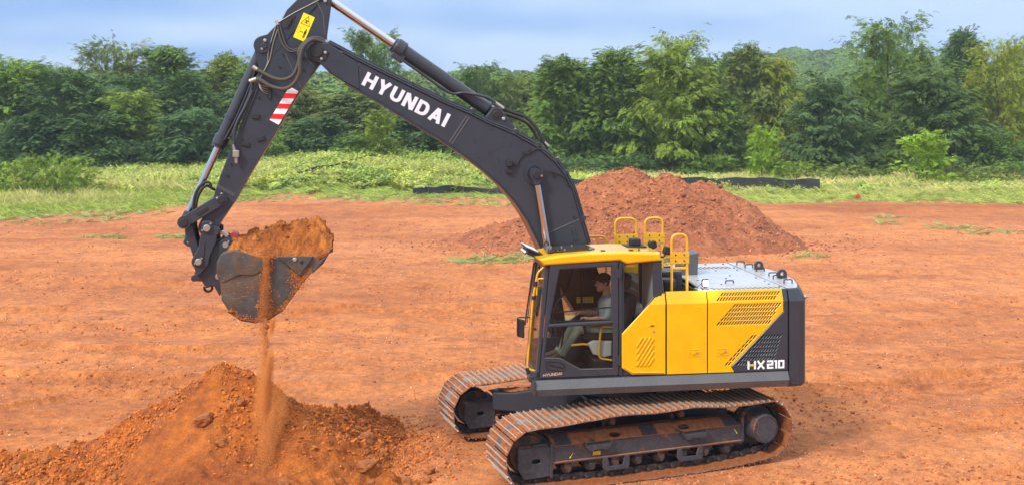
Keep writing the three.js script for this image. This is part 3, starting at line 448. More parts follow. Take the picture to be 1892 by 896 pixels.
// a heap as a height field over the ground: hf(x, z) is its height above the terrain
function heapMesh(x0, x1, z0, z1, step, hf, colour) {
  const nx = Math.round((x1 - x0) / step) + 1, nz = Math.round((z1 - z0) / step) + 1, pos = [], uv = [], col = [], idx = [], ok = [], cx = (x0 + x1) / 2, cz = (z0 + z1) / 2;
  for (let j = 0; j < nz; j++) for (let i = 0; i < nx; i++) { const x = x0 + i * step, z = z0 + j * step, h = hf(x, z); ok.push(h > -0.03); pos.push(x - cx, terrain(x, z) + Math.max(h, -0.06), z - cz); uv.push(x + 0.3 * h, z - 0.8 * h); col.push(...colour(x, z, h)); }
  for (let j = 0; j < nz - 1; j++) for (let i = 0; i < nx - 1; i++) { const a = j * nx + i, b = a + nx; if (ok[a] || ok[b] || ok[a + 1] || ok[b + 1]) idx.push(a, b, a + 1, b, b + 1, a + 1); }
  const g = new THREE.BufferGeometry(); g.setAttribute('position', new THREE.Float32BufferAttribute(pos, 3)); g.setAttribute('uv', new THREE.Float32BufferAttribute(uv, 2)); g.setAttribute('color', new THREE.Float32BufferAttribute(col, 3)); g.setIndex(idx); g.computeVertexNormals(); g.userData = { cx, cz };
  return g;
}
const cone = (x, z, px, pz, h, sx, sz = sx) => h - Math.hypot((x - px) / sx, (z - pz) / sz);
const smax = (a, b, k = 0.12) => { const t = clamp(0.5 + 0.5 * (a - b) / k); return lerp(b, a, t) + k * t * (1 - t); };
function ridge(x, z, x0, z0, h0, x1, z1, h1, slope) { const dx = x1 - x0, dz = z1 - z0, t = clamp(((x - x0) * dx + (z - z0) * dz) / (dx * dx + dz * dz)); return lerp(h0, h1, t) - Math.hypot(x - x0 - dx * t, z - z0 - dz * t) * slope; }
const lumps = (x, z, s) => { const a = vnoise(x * 5.5, z * 5.5, s), b = vnoise(x * 11, z * 11, s + 1), c = vnoise(x * 21, z * 21, s + 2); return 0.11 * (a - 0.5) + 0.085 * sstep(0.5, 0.8, b) + 0.05 * sstep(0.45, 0.75, c) + 0.14 * (fbm(x * 1.7, z * 1.7, 3, s + 5) - 0.5); };
// --- the pile being tipped in front
const PX = -3.95, PZ = 1.15;
const frontSmooth = (x, z) => sstep(0.75, 0.35, Math.abs(Math.atan2(z - PZ, x - PX + 0.05) - 2.0) / 1.0) * sstep(0.02, 0.2, Math.hypot(x - PX, z - PZ)) * sstep(1.9, 1.2, Math.hypot(x - PX, z - PZ));
function frontHeap(x, z) {
  let h = ridge(x, z, PX - 0.12, PZ, 1.58, PX + 0.5, PZ + 0.1, 1.34, 0.9);
  h = smax(h, ridge(x, z, PX - 0.1, PZ, 1.5, -6.1, 0.95, 0.32, 0.66), 0.12);
  h = smax(h, ridge(x, z, -6.1, 0.95, 0.30, -8.6, 1.2, 0.06, 0.35), 0.15);
  h = smax(h, ridge(x, z, PX + 0.5, PZ - 0.2, 0.95, -2.1, -0.6, 0.28, 0.5), 0.2);
  h = smax(h, ridge(x, z, -2.75, 1.75, 0.86, -1.75, 1.9, 0.3, 0.55), 0.12);
  h = smax(h, ridge(x, z, -3.6, 2.6, 0.55, -2.0, 2.9, 0.25, 0.4), 0.2);
  const k = 1 - 0.85 * frontSmooth(x, z);
  return h - 0.02 + k * lumps(x, z, 300) * (0.3 + 0.6 * sstep(0.4, 0.62, fbm(x * 0.9, z * 0.9, 3, 318))) * sstep(-0.3, 0.2, h) + 0.012 * (fbm(x * 14, z * 14, 2, 320) - 0.5) + (h < 0.25 ? 0.16 * (fbm(x * 1.2, z * 1.2, 3, 322) - 0.55) : 0);
}
const soilTone = (a, b, c) => (x, z, h) => { const k = fbm(x * 1.1, z * 1.1, 4, 330), n = fbm(x * 6, z * 6, 3, 334), t = clamp(0.5 + 2.2 * (k - 0.5) + 0.9 * (n - 0.5)), w = sstep(0.55, 0.72, fbm(x * 2.3 + 5, z * 2.3, 3, 338)); return [0, 1, 2].map((q) => lerp(lerp(a[q], b[q], t), c[q], 0.6 * w)); };
const heapMat = (rough) => std({ color: 0xffffff, vertexColors: true, map: soilMap, bumpMap: soilBump, bumpScale: rough * 0.45, roughness: 0.97 });
{
  const tone = soilTone([0.34, 0.079, 0.008], [0.54, 0.148, 0.014], [0.42, 0.110, 0.015]);
  const g = heapMesh(-9.2, -0.7, -1.7, 3.6, 0.036, frontHeap, tone), m = topMesh('tipped_soil_pile', g, heapMat(0.05), 'fresh orange soil pile being tipped below the bucket, in front', 'soil pile'); m.position.set(g.userData.cx, 0, g.userData.cz);
}
// --- the old pile behind the machine
function rearHeap(x, z) {
  let h = ridge(x, z, 3.1, -23.6, 2.5, 4.6, -23.9, 2.62, 0.62);
  h = smax(h, ridge(x, z, 5.6, -23.2, 2.45, 5.7, -23.2, 2.45, 0.66), 0.12);
  h = smax(h, ridge(x, z, 6.9, -23.6, 2.25, 7.2, -23.6, 2.2, 0.62), 0.12);
  h = smax(h, ridge(x, z, 7.2, -23.4, 1.9, 9.0, -22.7, 0.8, 0.55), 0.25);
  h = smax(h, ridge(x, z, 9.0, -22.5, 0.7, 9.8, -21.7, 0.05, 0.45), 0.2);
  h = smax(h, ridge(x, z, 5.3, -22.6, 1.6, 5.0, -20.6, 0.5, 0.55), 0.25);
  h = smax(h, ridge(x, z, 3.0, -23.6, 1.9, 0.6, -23.4, 0.75, 0.55), 0.3);
  h = smax(h, ridge(x, z, 0.6, -23.4, 0.75, -2.3, -24.4, 0.12, 0.3), 0.2);
  return h + (lumps(x * 0.9, z * 0.9, 340) * 0.75 + 0.45 * (fbm(x * 0.7, z * 0.7, 4, 350) - 0.5)) * sstep(-0.25, 0.4, h) - 0.02;
}
{
  const tone = soilTone([0.33, 0.10, 0.038], [0.45, 0.15, 0.056], [0.54, 0.20, 0.082]);
  const g = heapMesh(-4.5, 12, -28.5, -18.5, 0.09, rearHeap, tone), m = topMesh('old_soil_pile', g, heapMat(0.06), 'big weathered red dirt pile behind the excavator', 'soil pile'); m.position.set(g.userData.cx, 0, g.userData.cz);
}
// --- clods: the large ones are things, the crumbs are stuff
function scatter(name, label, group, n, seed, spot, size, mat, geos = CLODS) {
  const R = rng(seed), e = new THREE.Euler();
  for (let i = 0; i < n; i++) { const [x, y, z] = spot(R, i), s = size(R, i), m = topMesh(name, geos[Math.floor(R() * geos.length)], mat, label, 'clod', group); m.position.set(x, y + s * 0.22, z); m.rotation.set((R() - 0.5) * 0.8, R() * 6.28, (R() - 0.5) * 0.8); m.scale.setScalar(s); }
}
function crumbs(name, label, n, seed, spot, size, colour, geo = CRUMB[0]) {
  const R = rng(seed), im = new THREE.InstancedMesh(geo, std({ color: 0xffffff, roughness: 0.97 }), n), m = new THREE.Matrix4(), q = new THREE.Quaternion(), e = new THREE.Euler(), c = new THREE.Color();
  for (let i = 0; i < n; i++) { const [x, y, z] = spot(R), s = size(R), k = 0.62 + 0.7 * R(); e.set(R() * 6.28, R() * 6.28, R() * 6.28); q.setFromEuler(e); m.compose(V(x, y + s * 0.25, z), q, V(s, s * (0.6 + 0.4 * R()), s)); im.setMatrixAt(i, m); im.setColorAt(i, c.setRGB(...colour.map((v) => v * k))); }
  im.name = name; im.userData = { kind: 'stuff', label, category: 'soil' }; scene.add(shade(im)); return im;
}
const onFront = (x, z) => [x, terrain(x, z) + Math.max(0, frontHeap(x, z)), z], onRear = (x, z) => [x, terrain(x, z) + Math.max(0, rearHeap(x, z)), z];
const gauss = (R) => (R() + R() + R() - 1.5) * 1.15;
const bySlope = (R) => { for (;;) { const k = R(); let x, z; if (k < 0.42) { x = -2.3 + gauss(R) * 1.1; z = 0.5 + gauss(R) * 1.3; } else if (k < 0.8) { x = -5.0 + gauss(R) * 1.8; z = 1.7 + gauss(R) * 0.8; } else { x = -7.4 + gauss(R) * 1.6; z = 1.4 + gauss(R) * 0.7; } if (R() > frontSmooth(x, z) * 1.2) return onFront(x, z); } };
for (const [u, v, D, s, label] of [[675, 732, 15.9, 0.17, 'large brown clod lying on top of the right side of the tipped pile'], [375, 838, 14.5, 0.18, 'large dark clod half sunk in the left face of the tipped pile'], [410, 852, 14.2, 0.1, 'pale squarish clod right below the large dark clod on the pile'], [678, 872, 14.4, 0.16, 'large orange clod at the bottom of the pile, right of the dust'], [795, 852, 15.2, 0.1, 'single pale clod at the right foot of the tipped pile'], [752, 885, 14.6, 0.13, 'orange clod at the bottom edge near the right foot of the pile']]) {
  const [x, z] = at(u, D), p = onFront(x, z); scatter('soil_clod', label, undefined, 1, u, () => p, () => s, M.clod, [clodGeo(u, 0.7, 2)]);
}
scatter('soil_clod', 'fist to football sized clod among many on the tipped pile', 'clods on the tipped pile', 120, 401, bySlope, (R) => 0.03 + 0.06 * Math.pow(R(), 2.4), M.clod);
scatter('weathered_clod', 'reddish clod among many on the old dirt pile behind', 'clods on the old pile', 90, 402, (R) => { const x = 4.5 + gauss(R) * 4.8, z = -22.3 + gauss(R) * 1.9; return onRear(x, z); }, (R) => 0.05 + 0.085 * Math.pow(R(), 2.6), M.heap);
crumbs('soil_crumbs', 'loose orange crumbs covering the tipped pile', 16000, 411, bySlope, (R) => 0.01 + 0.032 * Math.pow(R(), 3), [0.46, 0.135, 0.022]);
crumbs('pile_crumbs', 'loose red crumbs covering the old dirt pile', 5000, 412, (R) => { const x = 4.3 + gauss(R) * 5.6, z = -22.3 + gauss(R) * 2.4; return onRear(x, z); }, (R) => 0.02 + 0.055 * Math.pow(R(), 2.5), [0.40, 0.14, 0.068], CRUMB[1]);
crumbs('ground_crumbs', 'grit and crumbs strewn over the bare clay', 30000, 413, (R) => { for (;;) { const D = 13.6 + 40 * Math.pow(R(), 1.8), x = (R() - 0.5) * D * 1.06, z = BACK - D; if (R() < 0.12 + sstep(0.5, 0.68, fbm(x * 0.5, z * 0.8, 3, 414))) return [x, terrain(x, z), z]; } }, (R) => 0.007 + 0.03 * Math.pow(R(), 3.6), [0.46, 0.165, 0.065], CRUMB[2]);
crumbs('ground_grit', 'dark and pale bits of clay lying in patches on the bare ground', 9000, 416, (R) => { for (;;) { const D = 13.6 + 34 * Math.pow(R(), 1.5), x = (R() - 0.5) * D * 1.06, z = BACK - D; if (R() < 0.05 + sstep(0.54, 0.66, fbm(x * 0.35, z * 0.7, 4, 417))) return [x, terrain(x, z) - 0.004, z]; } }, (R) => 0.014 + 0.034 * Math.pow(R(), 3), [0.40, 0.13, 0.045], CRUMB[1]);
crumbs('pale_grit', 'tiny pale quartz specks on the bare ground', 2500, 418, (R) => { const D = 13.6 + 34 * Math.pow(R(), 1.4), x = (R() - 0.5) * D * 1.06, z = BACK - D; return [x, terrain(x, z), z]; }, (R) => 0.008 + 0.014 * Math.pow(R(), 3), [0.72, 0.5, 0.36], CRUMB[0]);
scatter('ground_clod', 'flat clod of dry clay lying on the bare ground', 'clods on the bare ground', 40, 415, (R) => { const D = 15 + 24 * Math.pow(R(), 1.5), k = R(), x = k < 0.5 ? (0.12 + 0.36 * R()) * D : (-0.45 + 0.3 * R()) * D, z = BACK - D; return [x, terrain(x, z), z]; }, (R) => 0.025 + 0.05 * Math.pow(R(), 2), M.clay);
// ================================================================ the excavator
// local axes: x to the rear of the machine, y up, z to its left (the side turned to the camera)
const PHI = 0.3442, PSI = 0.1506;
const ex = new THREE.Group(); ex.name = 'crawler_excavator'; ex.position.set(1.4406, 0, 0); scene.add(ex);
tag(ex, 'yellow and charcoal crawler excavator with raised boom and full bucket', 'excavator');
const turnTo = (a) => (name, geos, mat, label) => { const m = part(name, geos, mat, ex, label); m.rotation.y = a; return m; };
const U = turnTo(PSI), T = turnTo(PHI);
// pieces that can be told apart become parts of their own; bolt circles stay joined
const APART = new Set(['rib', 'hinge', 'pad', 'pin_bolt', 'coupler_pin', 'pin_collar', 'weld_seam', 'cylinder_pipe', 'hydraulic_pipe', 'hose', 'hose_fitting', 'thin_hose', 'wear_plate', 'side_cutter', 'roof_ring', 'pipe_clamp', 'clamp_bolt', 'cable_clip', 'cylinder_band', 'coupler_cheek', 'bucket_ear', 'arm_cylinder_bracket', 'coupler_hose', 'lamp_cable', 'hatch_knob', 'pin_cap', 'bay_pipe', 'front_knob', 'stud', 'grease_line', 'rail_plate', 'cab_rail']);
function sub(name, geos, mat, parent, label) {
  if (APART.has(name) && Array.isArray(geos) && geos.length > 1) return geos.map((g) => part(name, g, mat, parent, label))[0];
  const m = part(name, geos, mat, parent, label); if (/bolts$/.test(name)) m.userData.kind = 'stuff'; return m;
}
const mirror = (z, f) => [f(z), f(-z)];
function strip(pts, t, z0, z1) {                                      // a plate that follows an edge line
  const out = pts.map((p, i) => { const a = pts[Math.max(0, i - 1)], b = pts[Math.min(pts.length - 1, i + 1)], dx = b[0] - a[0], dy = b[1] - a[1], l = Math.hypot(dx, dy); return [p[0] - dy / l * t, p[1] + dx / l * t]; });
  return plate([...pts, ...out.reverse()], z0, z1, 0.007);
}
// flat print on a surface: canvas drawn, laid 3 mm proud; o = lower left corner, a = along, b = up (metres)
function print(w, h, draw, o, a, b, rough = 0.5) {
  const c = document.createElement('canvas'); c.width = w; c.height = h; const x = c.getContext('2d'); x.clearRect(0, 0, w, h); draw(x, w, h);
  const t = new THREE.CanvasTexture(c); t.colorSpace = THREE.SRGBColorSpace; t.magFilter = THREE.LinearFilter;
  const O = V(...o), A = V(...a), B = V(...b), P = [O, O.clone().add(A), O.clone().add(A).add(B), O.clone().add(B)], g = new THREE.BufferGeometry();
  g.setAttribute('position', new THREE.Float32BufferAttribute(P.flatMap((p) => [p.x, p.y, p.z]), 3)); g.setAttribute('uv', new THREE.Float32BufferAttribute([0, 0, 1, 0, 1, 1, 0, 1], 2)); g.setIndex([0, 1, 2, 0, 2, 3]); g.computeVertexNormals();
  return [g, std({ map: t, transparent: true, roughness: rough, side: THREE.DoubleSide })];
}
function decal(parent, name, args, label) { const [g, m] = print(...args), d = new THREE.Mesh(g, m); d.name = name; parent.add(d); if (label) d.userData.label = label; return d; }
// wide bold capitals drawn as strokes in a box 1 high
const GLYPH = { H: [0.95, [[0, 0, 0, 1]], [[0.95, 0, 0.95, 1]], [[0, 0.5, 0.95, 0.5]]], Y: [1.0, [[0, 1, 0.5, 0.42]], [[1, 1, 0.5, 0.42]], [[0.5, 0.45, 0.5, 0]]], N: [0.95, [[0, 0, 0, 1]], [[0, 1, 0.95, 0]], [[0.95, 0, 0.95, 1]]], A: [1.05, [[0, 0, 0.525, 1]], [[0.525, 1, 1.05, 0]], [[0.24, 0.3, 0.81, 0.3]]], I: [0, [[0, 0, 0, 1]]], X: [0.95, [[0, 0, 0.95, 1]], [[0, 1, 0.95, 0]]] };
function letters(x, text, x0, y0, H, wide, sw, color, gap) {
  x.strokeStyle = color; x.lineWidth = sw; x.lineCap = 'butt'; x.lineJoin = 'miter'; const m = sw / 2; let px = x0 + m;
  const L = (a, b, c, d) => { x.beginPath(); x.moveTo(px + a * wide, y0 - b * H); x.lineTo(px + c * wide, y0 - d * H); x.stroke(); };
  for (const ch of text) {
    let w;
    if (ch === 'U') { w = 0.9; const r = 0.4; x.beginPath(); x.moveTo(px, y0 - H); x.lineTo(px, y0 - r * H); x.quadraticCurveTo(px, y0 - m, px + 0.45 * wide, y0 - m); x.quadraticCurveTo(px + 0.9 * wide, y0 - m, px + 0.9 * wide, y0 - r * H); x.lineTo(px + 0.9 * wide, y0 - H); x.stroke(); }
    else if (ch === 'D') { w = 0.95; x.beginPath(); x.moveTo(px, y0 - m); x.lineTo(px, y0 - H + m); x.lineTo(px + 0.4 * wide, y0 - H + m); x.quadraticCurveTo(px + 0.95 * wide, y0 - H + m, px + 0.95 * wide, y0 - H / 2); x.quadraticCurveTo(px + 0.95 * wide, y0 - m, px + 0.4 * wide, y0 - m); x.closePath(); x.stroke(); }
    else { const g = GLYPH[ch]; w = g[0]; for (const [s] of g.slice(1)) L(...s); }
    px += w * wide + sw + gap;
  }
  return px;
}
// ---------------------------------------------------------------- undercarriage
const CX = 1.195;
{
  // closed line of the link pins, seen from the side
  const P = []; const arc = (cx, cy, r, a0, a1, n) => { for (let i = 0; i <= n; i++) { const a = lerp(a0, a1, i / n); P.push(V(cx + r * Math.cos(a), cy + r * Math.sin(a), 0)); } };
  P.push(V(-1.3, 0.085, 0), V(-0.65, 0.066, 0), V(0, 0.062, 0), V(0.65, 0.066, 0), V(1.25, 0.085, 0));
  arc(1.76, 0.50, 0.365, -1.15, 1.25, 8);
  P.push(V(1.45, 0.845, 0), V(1.1, 0.85, 0), V(0.55, 0.892, 0), V(0, 0.87, 0), V(-0.5, 0.888, 0), V(-1.0, 0.86, 0), V(-1.45, 0.832, 0));
  arc(-1.77, 0.455, 0.365, 1.75, 4.25, 8);
  const loop = new THREE.CatmullRomCurve3(P, true, 'centripetal'); loop.arcLengthDivisions = 900;
  const N = 50, step = loop.getLength() / N;
  const bar = (t, hgt, w) => { const g = plate([[t - w, 0.006], [t + w, 0.006], [t + w * 0.55, hgt], [t - w * 0.55, hgt]], -0.395, 0.395, 0.003); return g; };
  const plateG = join([box(-step * 0.515, step * 0.5, -0.004, 0.011, -0.4, 0.4, 0.004), box(-step * 0.56, -step * 0.46, 0.007, 0.02, -0.4, 0.4, 0.004)]), barsG = join([bar(-0.052, 0.034, 0.0095), bar(0.046, 0.033, 0.009)]);
  const shoeGeo = mergeGeometries([plateG, barsG], true);
  const linkGeo = join([-1, 1].map((s) => [plate([[-step * 0.56, -0.062], [-step * 0.45, -0.088], [step * 0.1, -0.088], [step * 0.52, -0.075], [step * 0.52, -0.03], [step * 0.3, -0.006], [-step * 0.4, -0.006]], s * 0.1 - 0.018, s * 0.1 + 0.018, 0.004), cyl([-step * 0.5, -0.045, s * 0.12], [-step * 0.5, -0.045, s * 0.155], 0.03, 0.03, 10), cyl([step * 0.1, -0.05, s * 0.11], [step * 0.1, -0.05, s * 0.135], 0.02, 0.02, 8)]));
  for (const side of [1, -1]) {
    const R = rng(side > 0 ? 71 : 72);
    const pins = T('crawler_track', Array.from({ length: N }, (_, i) => { const p = loop.getPointAt(i / N), q = loop.getPointAt((i + 0.01) / N); return cyl([p.x, p.y, side * CX - 0.15], [p.x, p.y, side * CX + 0.15], 0.018, 0.018, 8); }), M.roller, side > 0 ? 'near steel crawler track with clay between the grousers' : 'far steel crawler track with clay between the grousers');
    const lumpsG = [];
    for (let i = 0; i < N; i++) {
      const p = loop.getPointAt(((i + 0.5) / N) % 1), t = loop.getTangentAt(((i + 0.5) / N) % 1), a = Math.atan2(t.y, t.x);   // outward is to the right of travel
      const s = new THREE.Mesh(shoeGeo, [R() < 0.45 + 0.5 * sstep(-0.5, 1.2, p.x) ? M.shoeDirty : M.shoe, M.grouser]); s.name = 'shoe'; s.position.set(p.x, p.y, side * CX); s.rotation.set(Math.PI, 0, 0); s.rotation.z = a; s.rotation.order = 'ZXY';
      s.rotation.set(Math.PI, 0, a); pins.add(s);
      // push the shoe outward of the pin line
      const nx = t.y, ny = -t.x; s.position.x += nx * 0.035; s.position.y += ny * 0.035;
      const l = new THREE.Mesh(linkGeo, M.roller); l.name = 'track_link'; l.position.copy(s.position); l.rotation.copy(s.rotation); pins.add(l);
      // clay packed between the grousers
      const dirty = 0.7 + 0.3 * sstep(-1.5, 0.5, p.x);
      for (const c of [-0.022, 0.014, 0.074, -0.074]) { let z = -0.36; while (z < 0.34) { const w = 0.04 + 0.13 * R(); if (R() < 0.62 * dirty) { const g = CRUMB[Math.floor(R() * 3)].clone(); g.deleteAttribute('uv'); const hh = 0.018 + 0.014 * R(); g.scale(0.02 + 0.012 * R(), hh, w * 0.62); g.translate(c, 0.008, z + w / 2); g.rotateX(Math.PI); g.rotateZ(a); g.translate(s.position.x, s.position.y, side * CX); lumpsG.push(g); } z += w * 0.9; } }
    }
    const soil = sub('packed_soil', lumpsG, M.clay, pins); soil.userData.kind = 'stuff';
  }
  // track frames
  const prism = (poly, x0, x1, b = 0.006) => { const g = plate(poly, x0, x1, b); g.rotateY(Math.PI / 2); g.scale(1, 1, 1); return g; };   // poly in (-z, y), run along x
  for (const s of [1, -1]) {
    const zc = s * CX, Z = (z) => zc + z, near = s > 0;
    const F = T('track_frame', [prism([[-Z(0.185), 0.32], [-Z(-0.2), 0.32], [-Z(-0.2), 0.47], [-Z(0.0), 0.50], [-Z(0.185), 0.535]].map(([z, y]) => [z, y]), -1.47, 1.47), box(-1.46, 1.46, 0.315, 0.33, Z(-0.22), Z(0.215), 0.003), box(1.455, 1.5, 0.3, 0.66, Z(-0.2), Z(0.2), 0.006), box(-1.49, -1.455, 0.14, 0.6, Z(-0.2), Z(0.225), 0.006)], M.frameSide);
    // sloped cover with two oval openings
    const oval = (cx, cy, rx, ry) => Array.from({ length: 18 }, (_, i) => { const a = -i / 18 * 6.2832; return [cx + rx * Math.sign(Math.cos(a)) * Math.pow(Math.abs(Math.cos(a)), 0.7), cy + ry * Math.sin(a)]; });
    const cover = plate([[-1.455, 0], [1.455, 0], [1.38, 0.19], [-1.455, 0.19]], 0, 0.014, 0.003, [oval(-0.5, 0.085, 0.085, 0.042), oval(0.565, 0.085, 0.085, 0.042)]);
    cover.rotateX(-0.99); cover.translate(0, 0.537, Z(0.183)); sub('frame_cover', cover, M.frameDirty, F, 'sloping frame top caked with orange clay');
    sub('frame_cover', box(-1.455, 1.4, 0.628, 0.642, Z(-0.12), Z(0.03), 0.003), M.frameDirty, F);
    sub('flange', box(-1.45, 1.45, 0.331, 0.341, Z(0.187), Z(0.214), 0.002), M.clay, F, 'lower flange lined with clay');
    // front guard with its slot
    const slot = Array.from({ length: 16 }, (_, i) => { const a = -i / 16 * 6.2832; return [-1.685 + 0.055 * Math.sign(Math.cos(a)) * Math.min(1, Math.abs(Math.cos(a)) * 1.3), 0.37 + 0.028 * Math.sin(a)]; });
    const G = sub('idler_guard', [plate([[-1.948, 0.30], [-1.866, 0.14], [-1.478, 0.153], [-1.478, 0.553], [-1.948, 0.553]], Z(0.172), Z(0.2), 0.012, [slot]), box(-1.93, -1.48, 0.538, 0.556, Z(-0.05), Z(0.185), 0.004), box(-1.72, -1.5, 0.556, 0.585, Z(0.02), Z(0.16), 0.004), plate([[-1.93, 0.30], [-1.85, 0.15], [-1.48, 0.16], [-1.48, 0.54], [-1.93, 0.54]], Z(-0.2), Z(-0.18), 0.004)], M.frameSide, F);
    sub('guard_cap', box(-1.9, -1.49, 0.5565, 0.562, Z(-0.04), Z(0.165), 0.002), M.frameDirty, F);
    sub('idler', [turned([-1.77, 0.455, Z(-0.09)], [-1.77, 0.455, Z(0.09)], [[0, 0.05], [0, 0.25], [0.05, 0.255], [0.05, 0.285], [0.13, 0.285], [0.13, 0.255], [0.18, 0.25], [0.18, 0.05]], 30)], M.roller, F);
    // sprocket and final drive
    const teeth = []; for (let i = 0; i < 22; i++) { const a = i / 22 * 6.2832; teeth.push([1.76 + 0.33 * Math.cos(a - 0.05), 0.505 + 0.33 * Math.sin(a - 0.05)], [1.76 + 0.33 * Math.cos(a + 0.05), 0.505 + 0.33 * Math.sin(a + 0.05)], [1.76 + 0.285 * Math.cos(a + 0.11), 0.505 + 0.285 * Math.sin(a + 0.11)], [1.76 + 0.285 * Math.cos(a + 0.18), 0.505 + 0.285 * Math.sin(a + 0.18)]); }
    sub('sprocket', plate(teeth, Z(-0.03), Z(0.03), 0.005), M.roller, F);
    const z0 = near ? Z(-0.2) : Z(-0.2), dir = s;
    const drv = sub('final_drive', turned([1.76, 0.505, Z(-0.15 * dir)], [1.76, 0.505, Z(0.36 * dir)], [[0, 0], [0, 0.24], [0.19, 0.24], [0.2, 0.285], [0.235, 0.285], [0.245, 0.245], [0.30, 0.225], [0.46, 0.205], [0.497, 0.205], [0.505, 0.195], [0.505, 0]], 36), M.frameSide, F);
    const bolts = []; for (let i = 0; i < 22; i++) { const a = i / 22 * 6.2832; bolts.push(cyl([1.76 + 0.178 * Math.cos(a), 0.505 + 0.178 * Math.sin(a), Z(0.352 * dir)], [1.76 + 0.178 * Math.cos(a), 0.505 + 0.178 * Math.sin(a), Z(0.366 * dir)], 0.0095, 0.0095, 6)); }
    for (let i = 0; i < 30; i++) { const a = i / 30 * 6.2832; bolts.push(cyl([1.76 + 0.268 * Math.cos(a), 0.505 + 0.268 * Math.sin(a), Z(0.08 * dir)], [1.76 + 0.268 * Math.cos(a), 0.505 + 0.268 * Math.sin(a), Z(0.1 * dir)], 0.011, 0.011, 6)); }
    sub('drive_bolts', bolts, M.black, F);
    for (let i = 0; i < 8; i++) { const x = -1.22 + i * 0.35; sub('bottom_roller', [turned([x, 0.225, Z(-0.16)], [x, 0.225, Z(0.16)], [[0, 0.03], [0, 0.06], [0.04, 0.085], [0.1, 0.085], [0.1, 0.07], [0.22, 0.07], [0.22, 0.085], [0.28, 0.085], [0.32, 0.06], [0.32, 0.03]], 18), box(x - 0.06, x + 0.06, 0.225, 0.325, Z(0.14), Z(0.185), 0.01), cyl([x, 0.225, Z(0.14)], [x, 0.225, Z(0.2)], 0.05, 0.045, 14)], M.roller, F); }
    for (const x of [-0.543, 0.519]) sub('carrier_roller', [turned([x, 0.79, Z(-0.14)], [x, 0.79, Z(0.16)], [[0, 0.02], [0, 0.055], [0.1, 0.055], [0.12, 0.045], [0.2, 0.045], [0.22, 0.06], [0.28, 0.06], [0.3, 0.045], [0.3, 0]], 18), box(x - 0.03, x + 0.03, 0.62, 0.79, Z(-0.18), Z(-0.13), 0.006)], M.roller, F);
    for (const x of [-0.52, 0.62]) sub('roller_guard', [plate([[x - 0.17, 0.14], [x + 0.17, 0.14], [x + 0.2, 0.19], [x + 0.2, 0.325], [x + 0.13, 0.325], [x + 0.1, 0.2], [x - 0.1, 0.2], [x - 0.13, 0.325], [x - 0.2, 0.325], [x - 0.2, 0.19]], Z(0.19), Z(0.225), 0.006)], M.frameSide, F);
    for (const x of [-0.8, 0.68]) sub('step', [plate([[x - 0.19, 0.515], [x - 0.15, 0.455], [x - 0.08, 0.45], [x - 0.06, 0.465], [x + 0.06, 0.465], [x + 0.08, 0.45], [x + 0.15, 0.455], [x + 0.19, 0.515], [x + 0.19, 0.53], [x - 0.19, 0.53]], Z(0.255), Z(0.27), 0.003), box(x - 0.17, x + 0.17, 0.515, 0.522, Z(0.187), Z(0.256), 0.002), box(x - 0.19, x - 0.175, 0.5, 0.56, Z(0.187), Z(0.27), 0.003), box(x + 0.175, x + 0.19, 0.5, 0.56, Z(0.187), Z(0.27), 0.003), ...Array.from({ length: 11 }, (_, i) => box(x - 0.155 + i * 0.03, x - 0.14 + i * 0.03, 0.521, 0.532, Z(0.19), Z(0.25), 0.001))], M.frameSide, F);
    if (near) {
      const arrow = (x, w, h) => { x.fillStyle = '#f2e21b'; x.strokeStyle = '#15130a'; x.lineWidth = 7; x.beginPath(); x.moveTo(10, h * 0.36); x.lineTo(w * 0.55, h * 0.36); x.lineTo(w * 0.55, h * 0.12); x.lineTo(w - 8, h / 2); x.lineTo(w * 0.55, h * 0.88); x.lineTo(w * 0.55, h * 0.64); x.lineTo(10, h * 0.64); x.closePath(); x.fill(); x.stroke(); };
      decal(F, 'arrow_sticker', [128, 64, arrow, [-1.155, 0.455, Z(0.188)], [-0.075, -0.105, 0], [0.028, -0.022, 0]]); decal(F, 'arrow_sticker', [128, 64, arrow, [1.322, 0.5, Z(0.188)], [0.07, -0.1, 0], [0.03, 0.021, 0]]);
      decal(F, 'warning_sticker', [128, 64, (x, w, h) => { x.fillStyle = '#f0c814'; x.fillRect(0, 0, w, h); x.strokeStyle = '#1a1608'; x.lineWidth = 5; x.strokeRect(5, 5, w - 10, h - 10); x.beginPath(); x.arc(36, 34, 17, 0, 6.3); x.stroke(); x.fillStyle = '#1a1608'; x.fillRect(62, 20, 10, 28); x.fillRect(78, 30, 30, 7); x.fillRect(78, 44, 22, 5); }, [-0.86, 0.363, Z(0.188)], [0.12, 0, 0], [0, 0.055, 0]]);
    }
  }
  // centre frame: four legs and the slew ring
  const legs = []; for (const sx of [1, -1]) for (const sz of [1, -1]) { const g = plate([[0, 0], [1.36, 0.03], [1.36, 0.29], [1.05, 0.30], [0.3, 0.44], [0, 0.45]], -0.16, 0.16, 0.012); g.rotateY(-Math.atan2(sz * 0.72, sx * 1.15)); g.translate(sx * 0.3, 0.42, sz * 0.28); legs.push(g); }
  const C = T('centre_frame', [...legs, box(-0.58, 0.58, 0.45, 0.9, -0.55, 0.55, 0.03), cyl([0, 0.9, 0], [0, 0.97, 0], 0.66, 0.66, 40)], M.charcoal);
  sub('slew_ring', cyl([0, 0.97, 0], [0, 1.13, 0], 0.6, 0.6, 48), M.black, C);
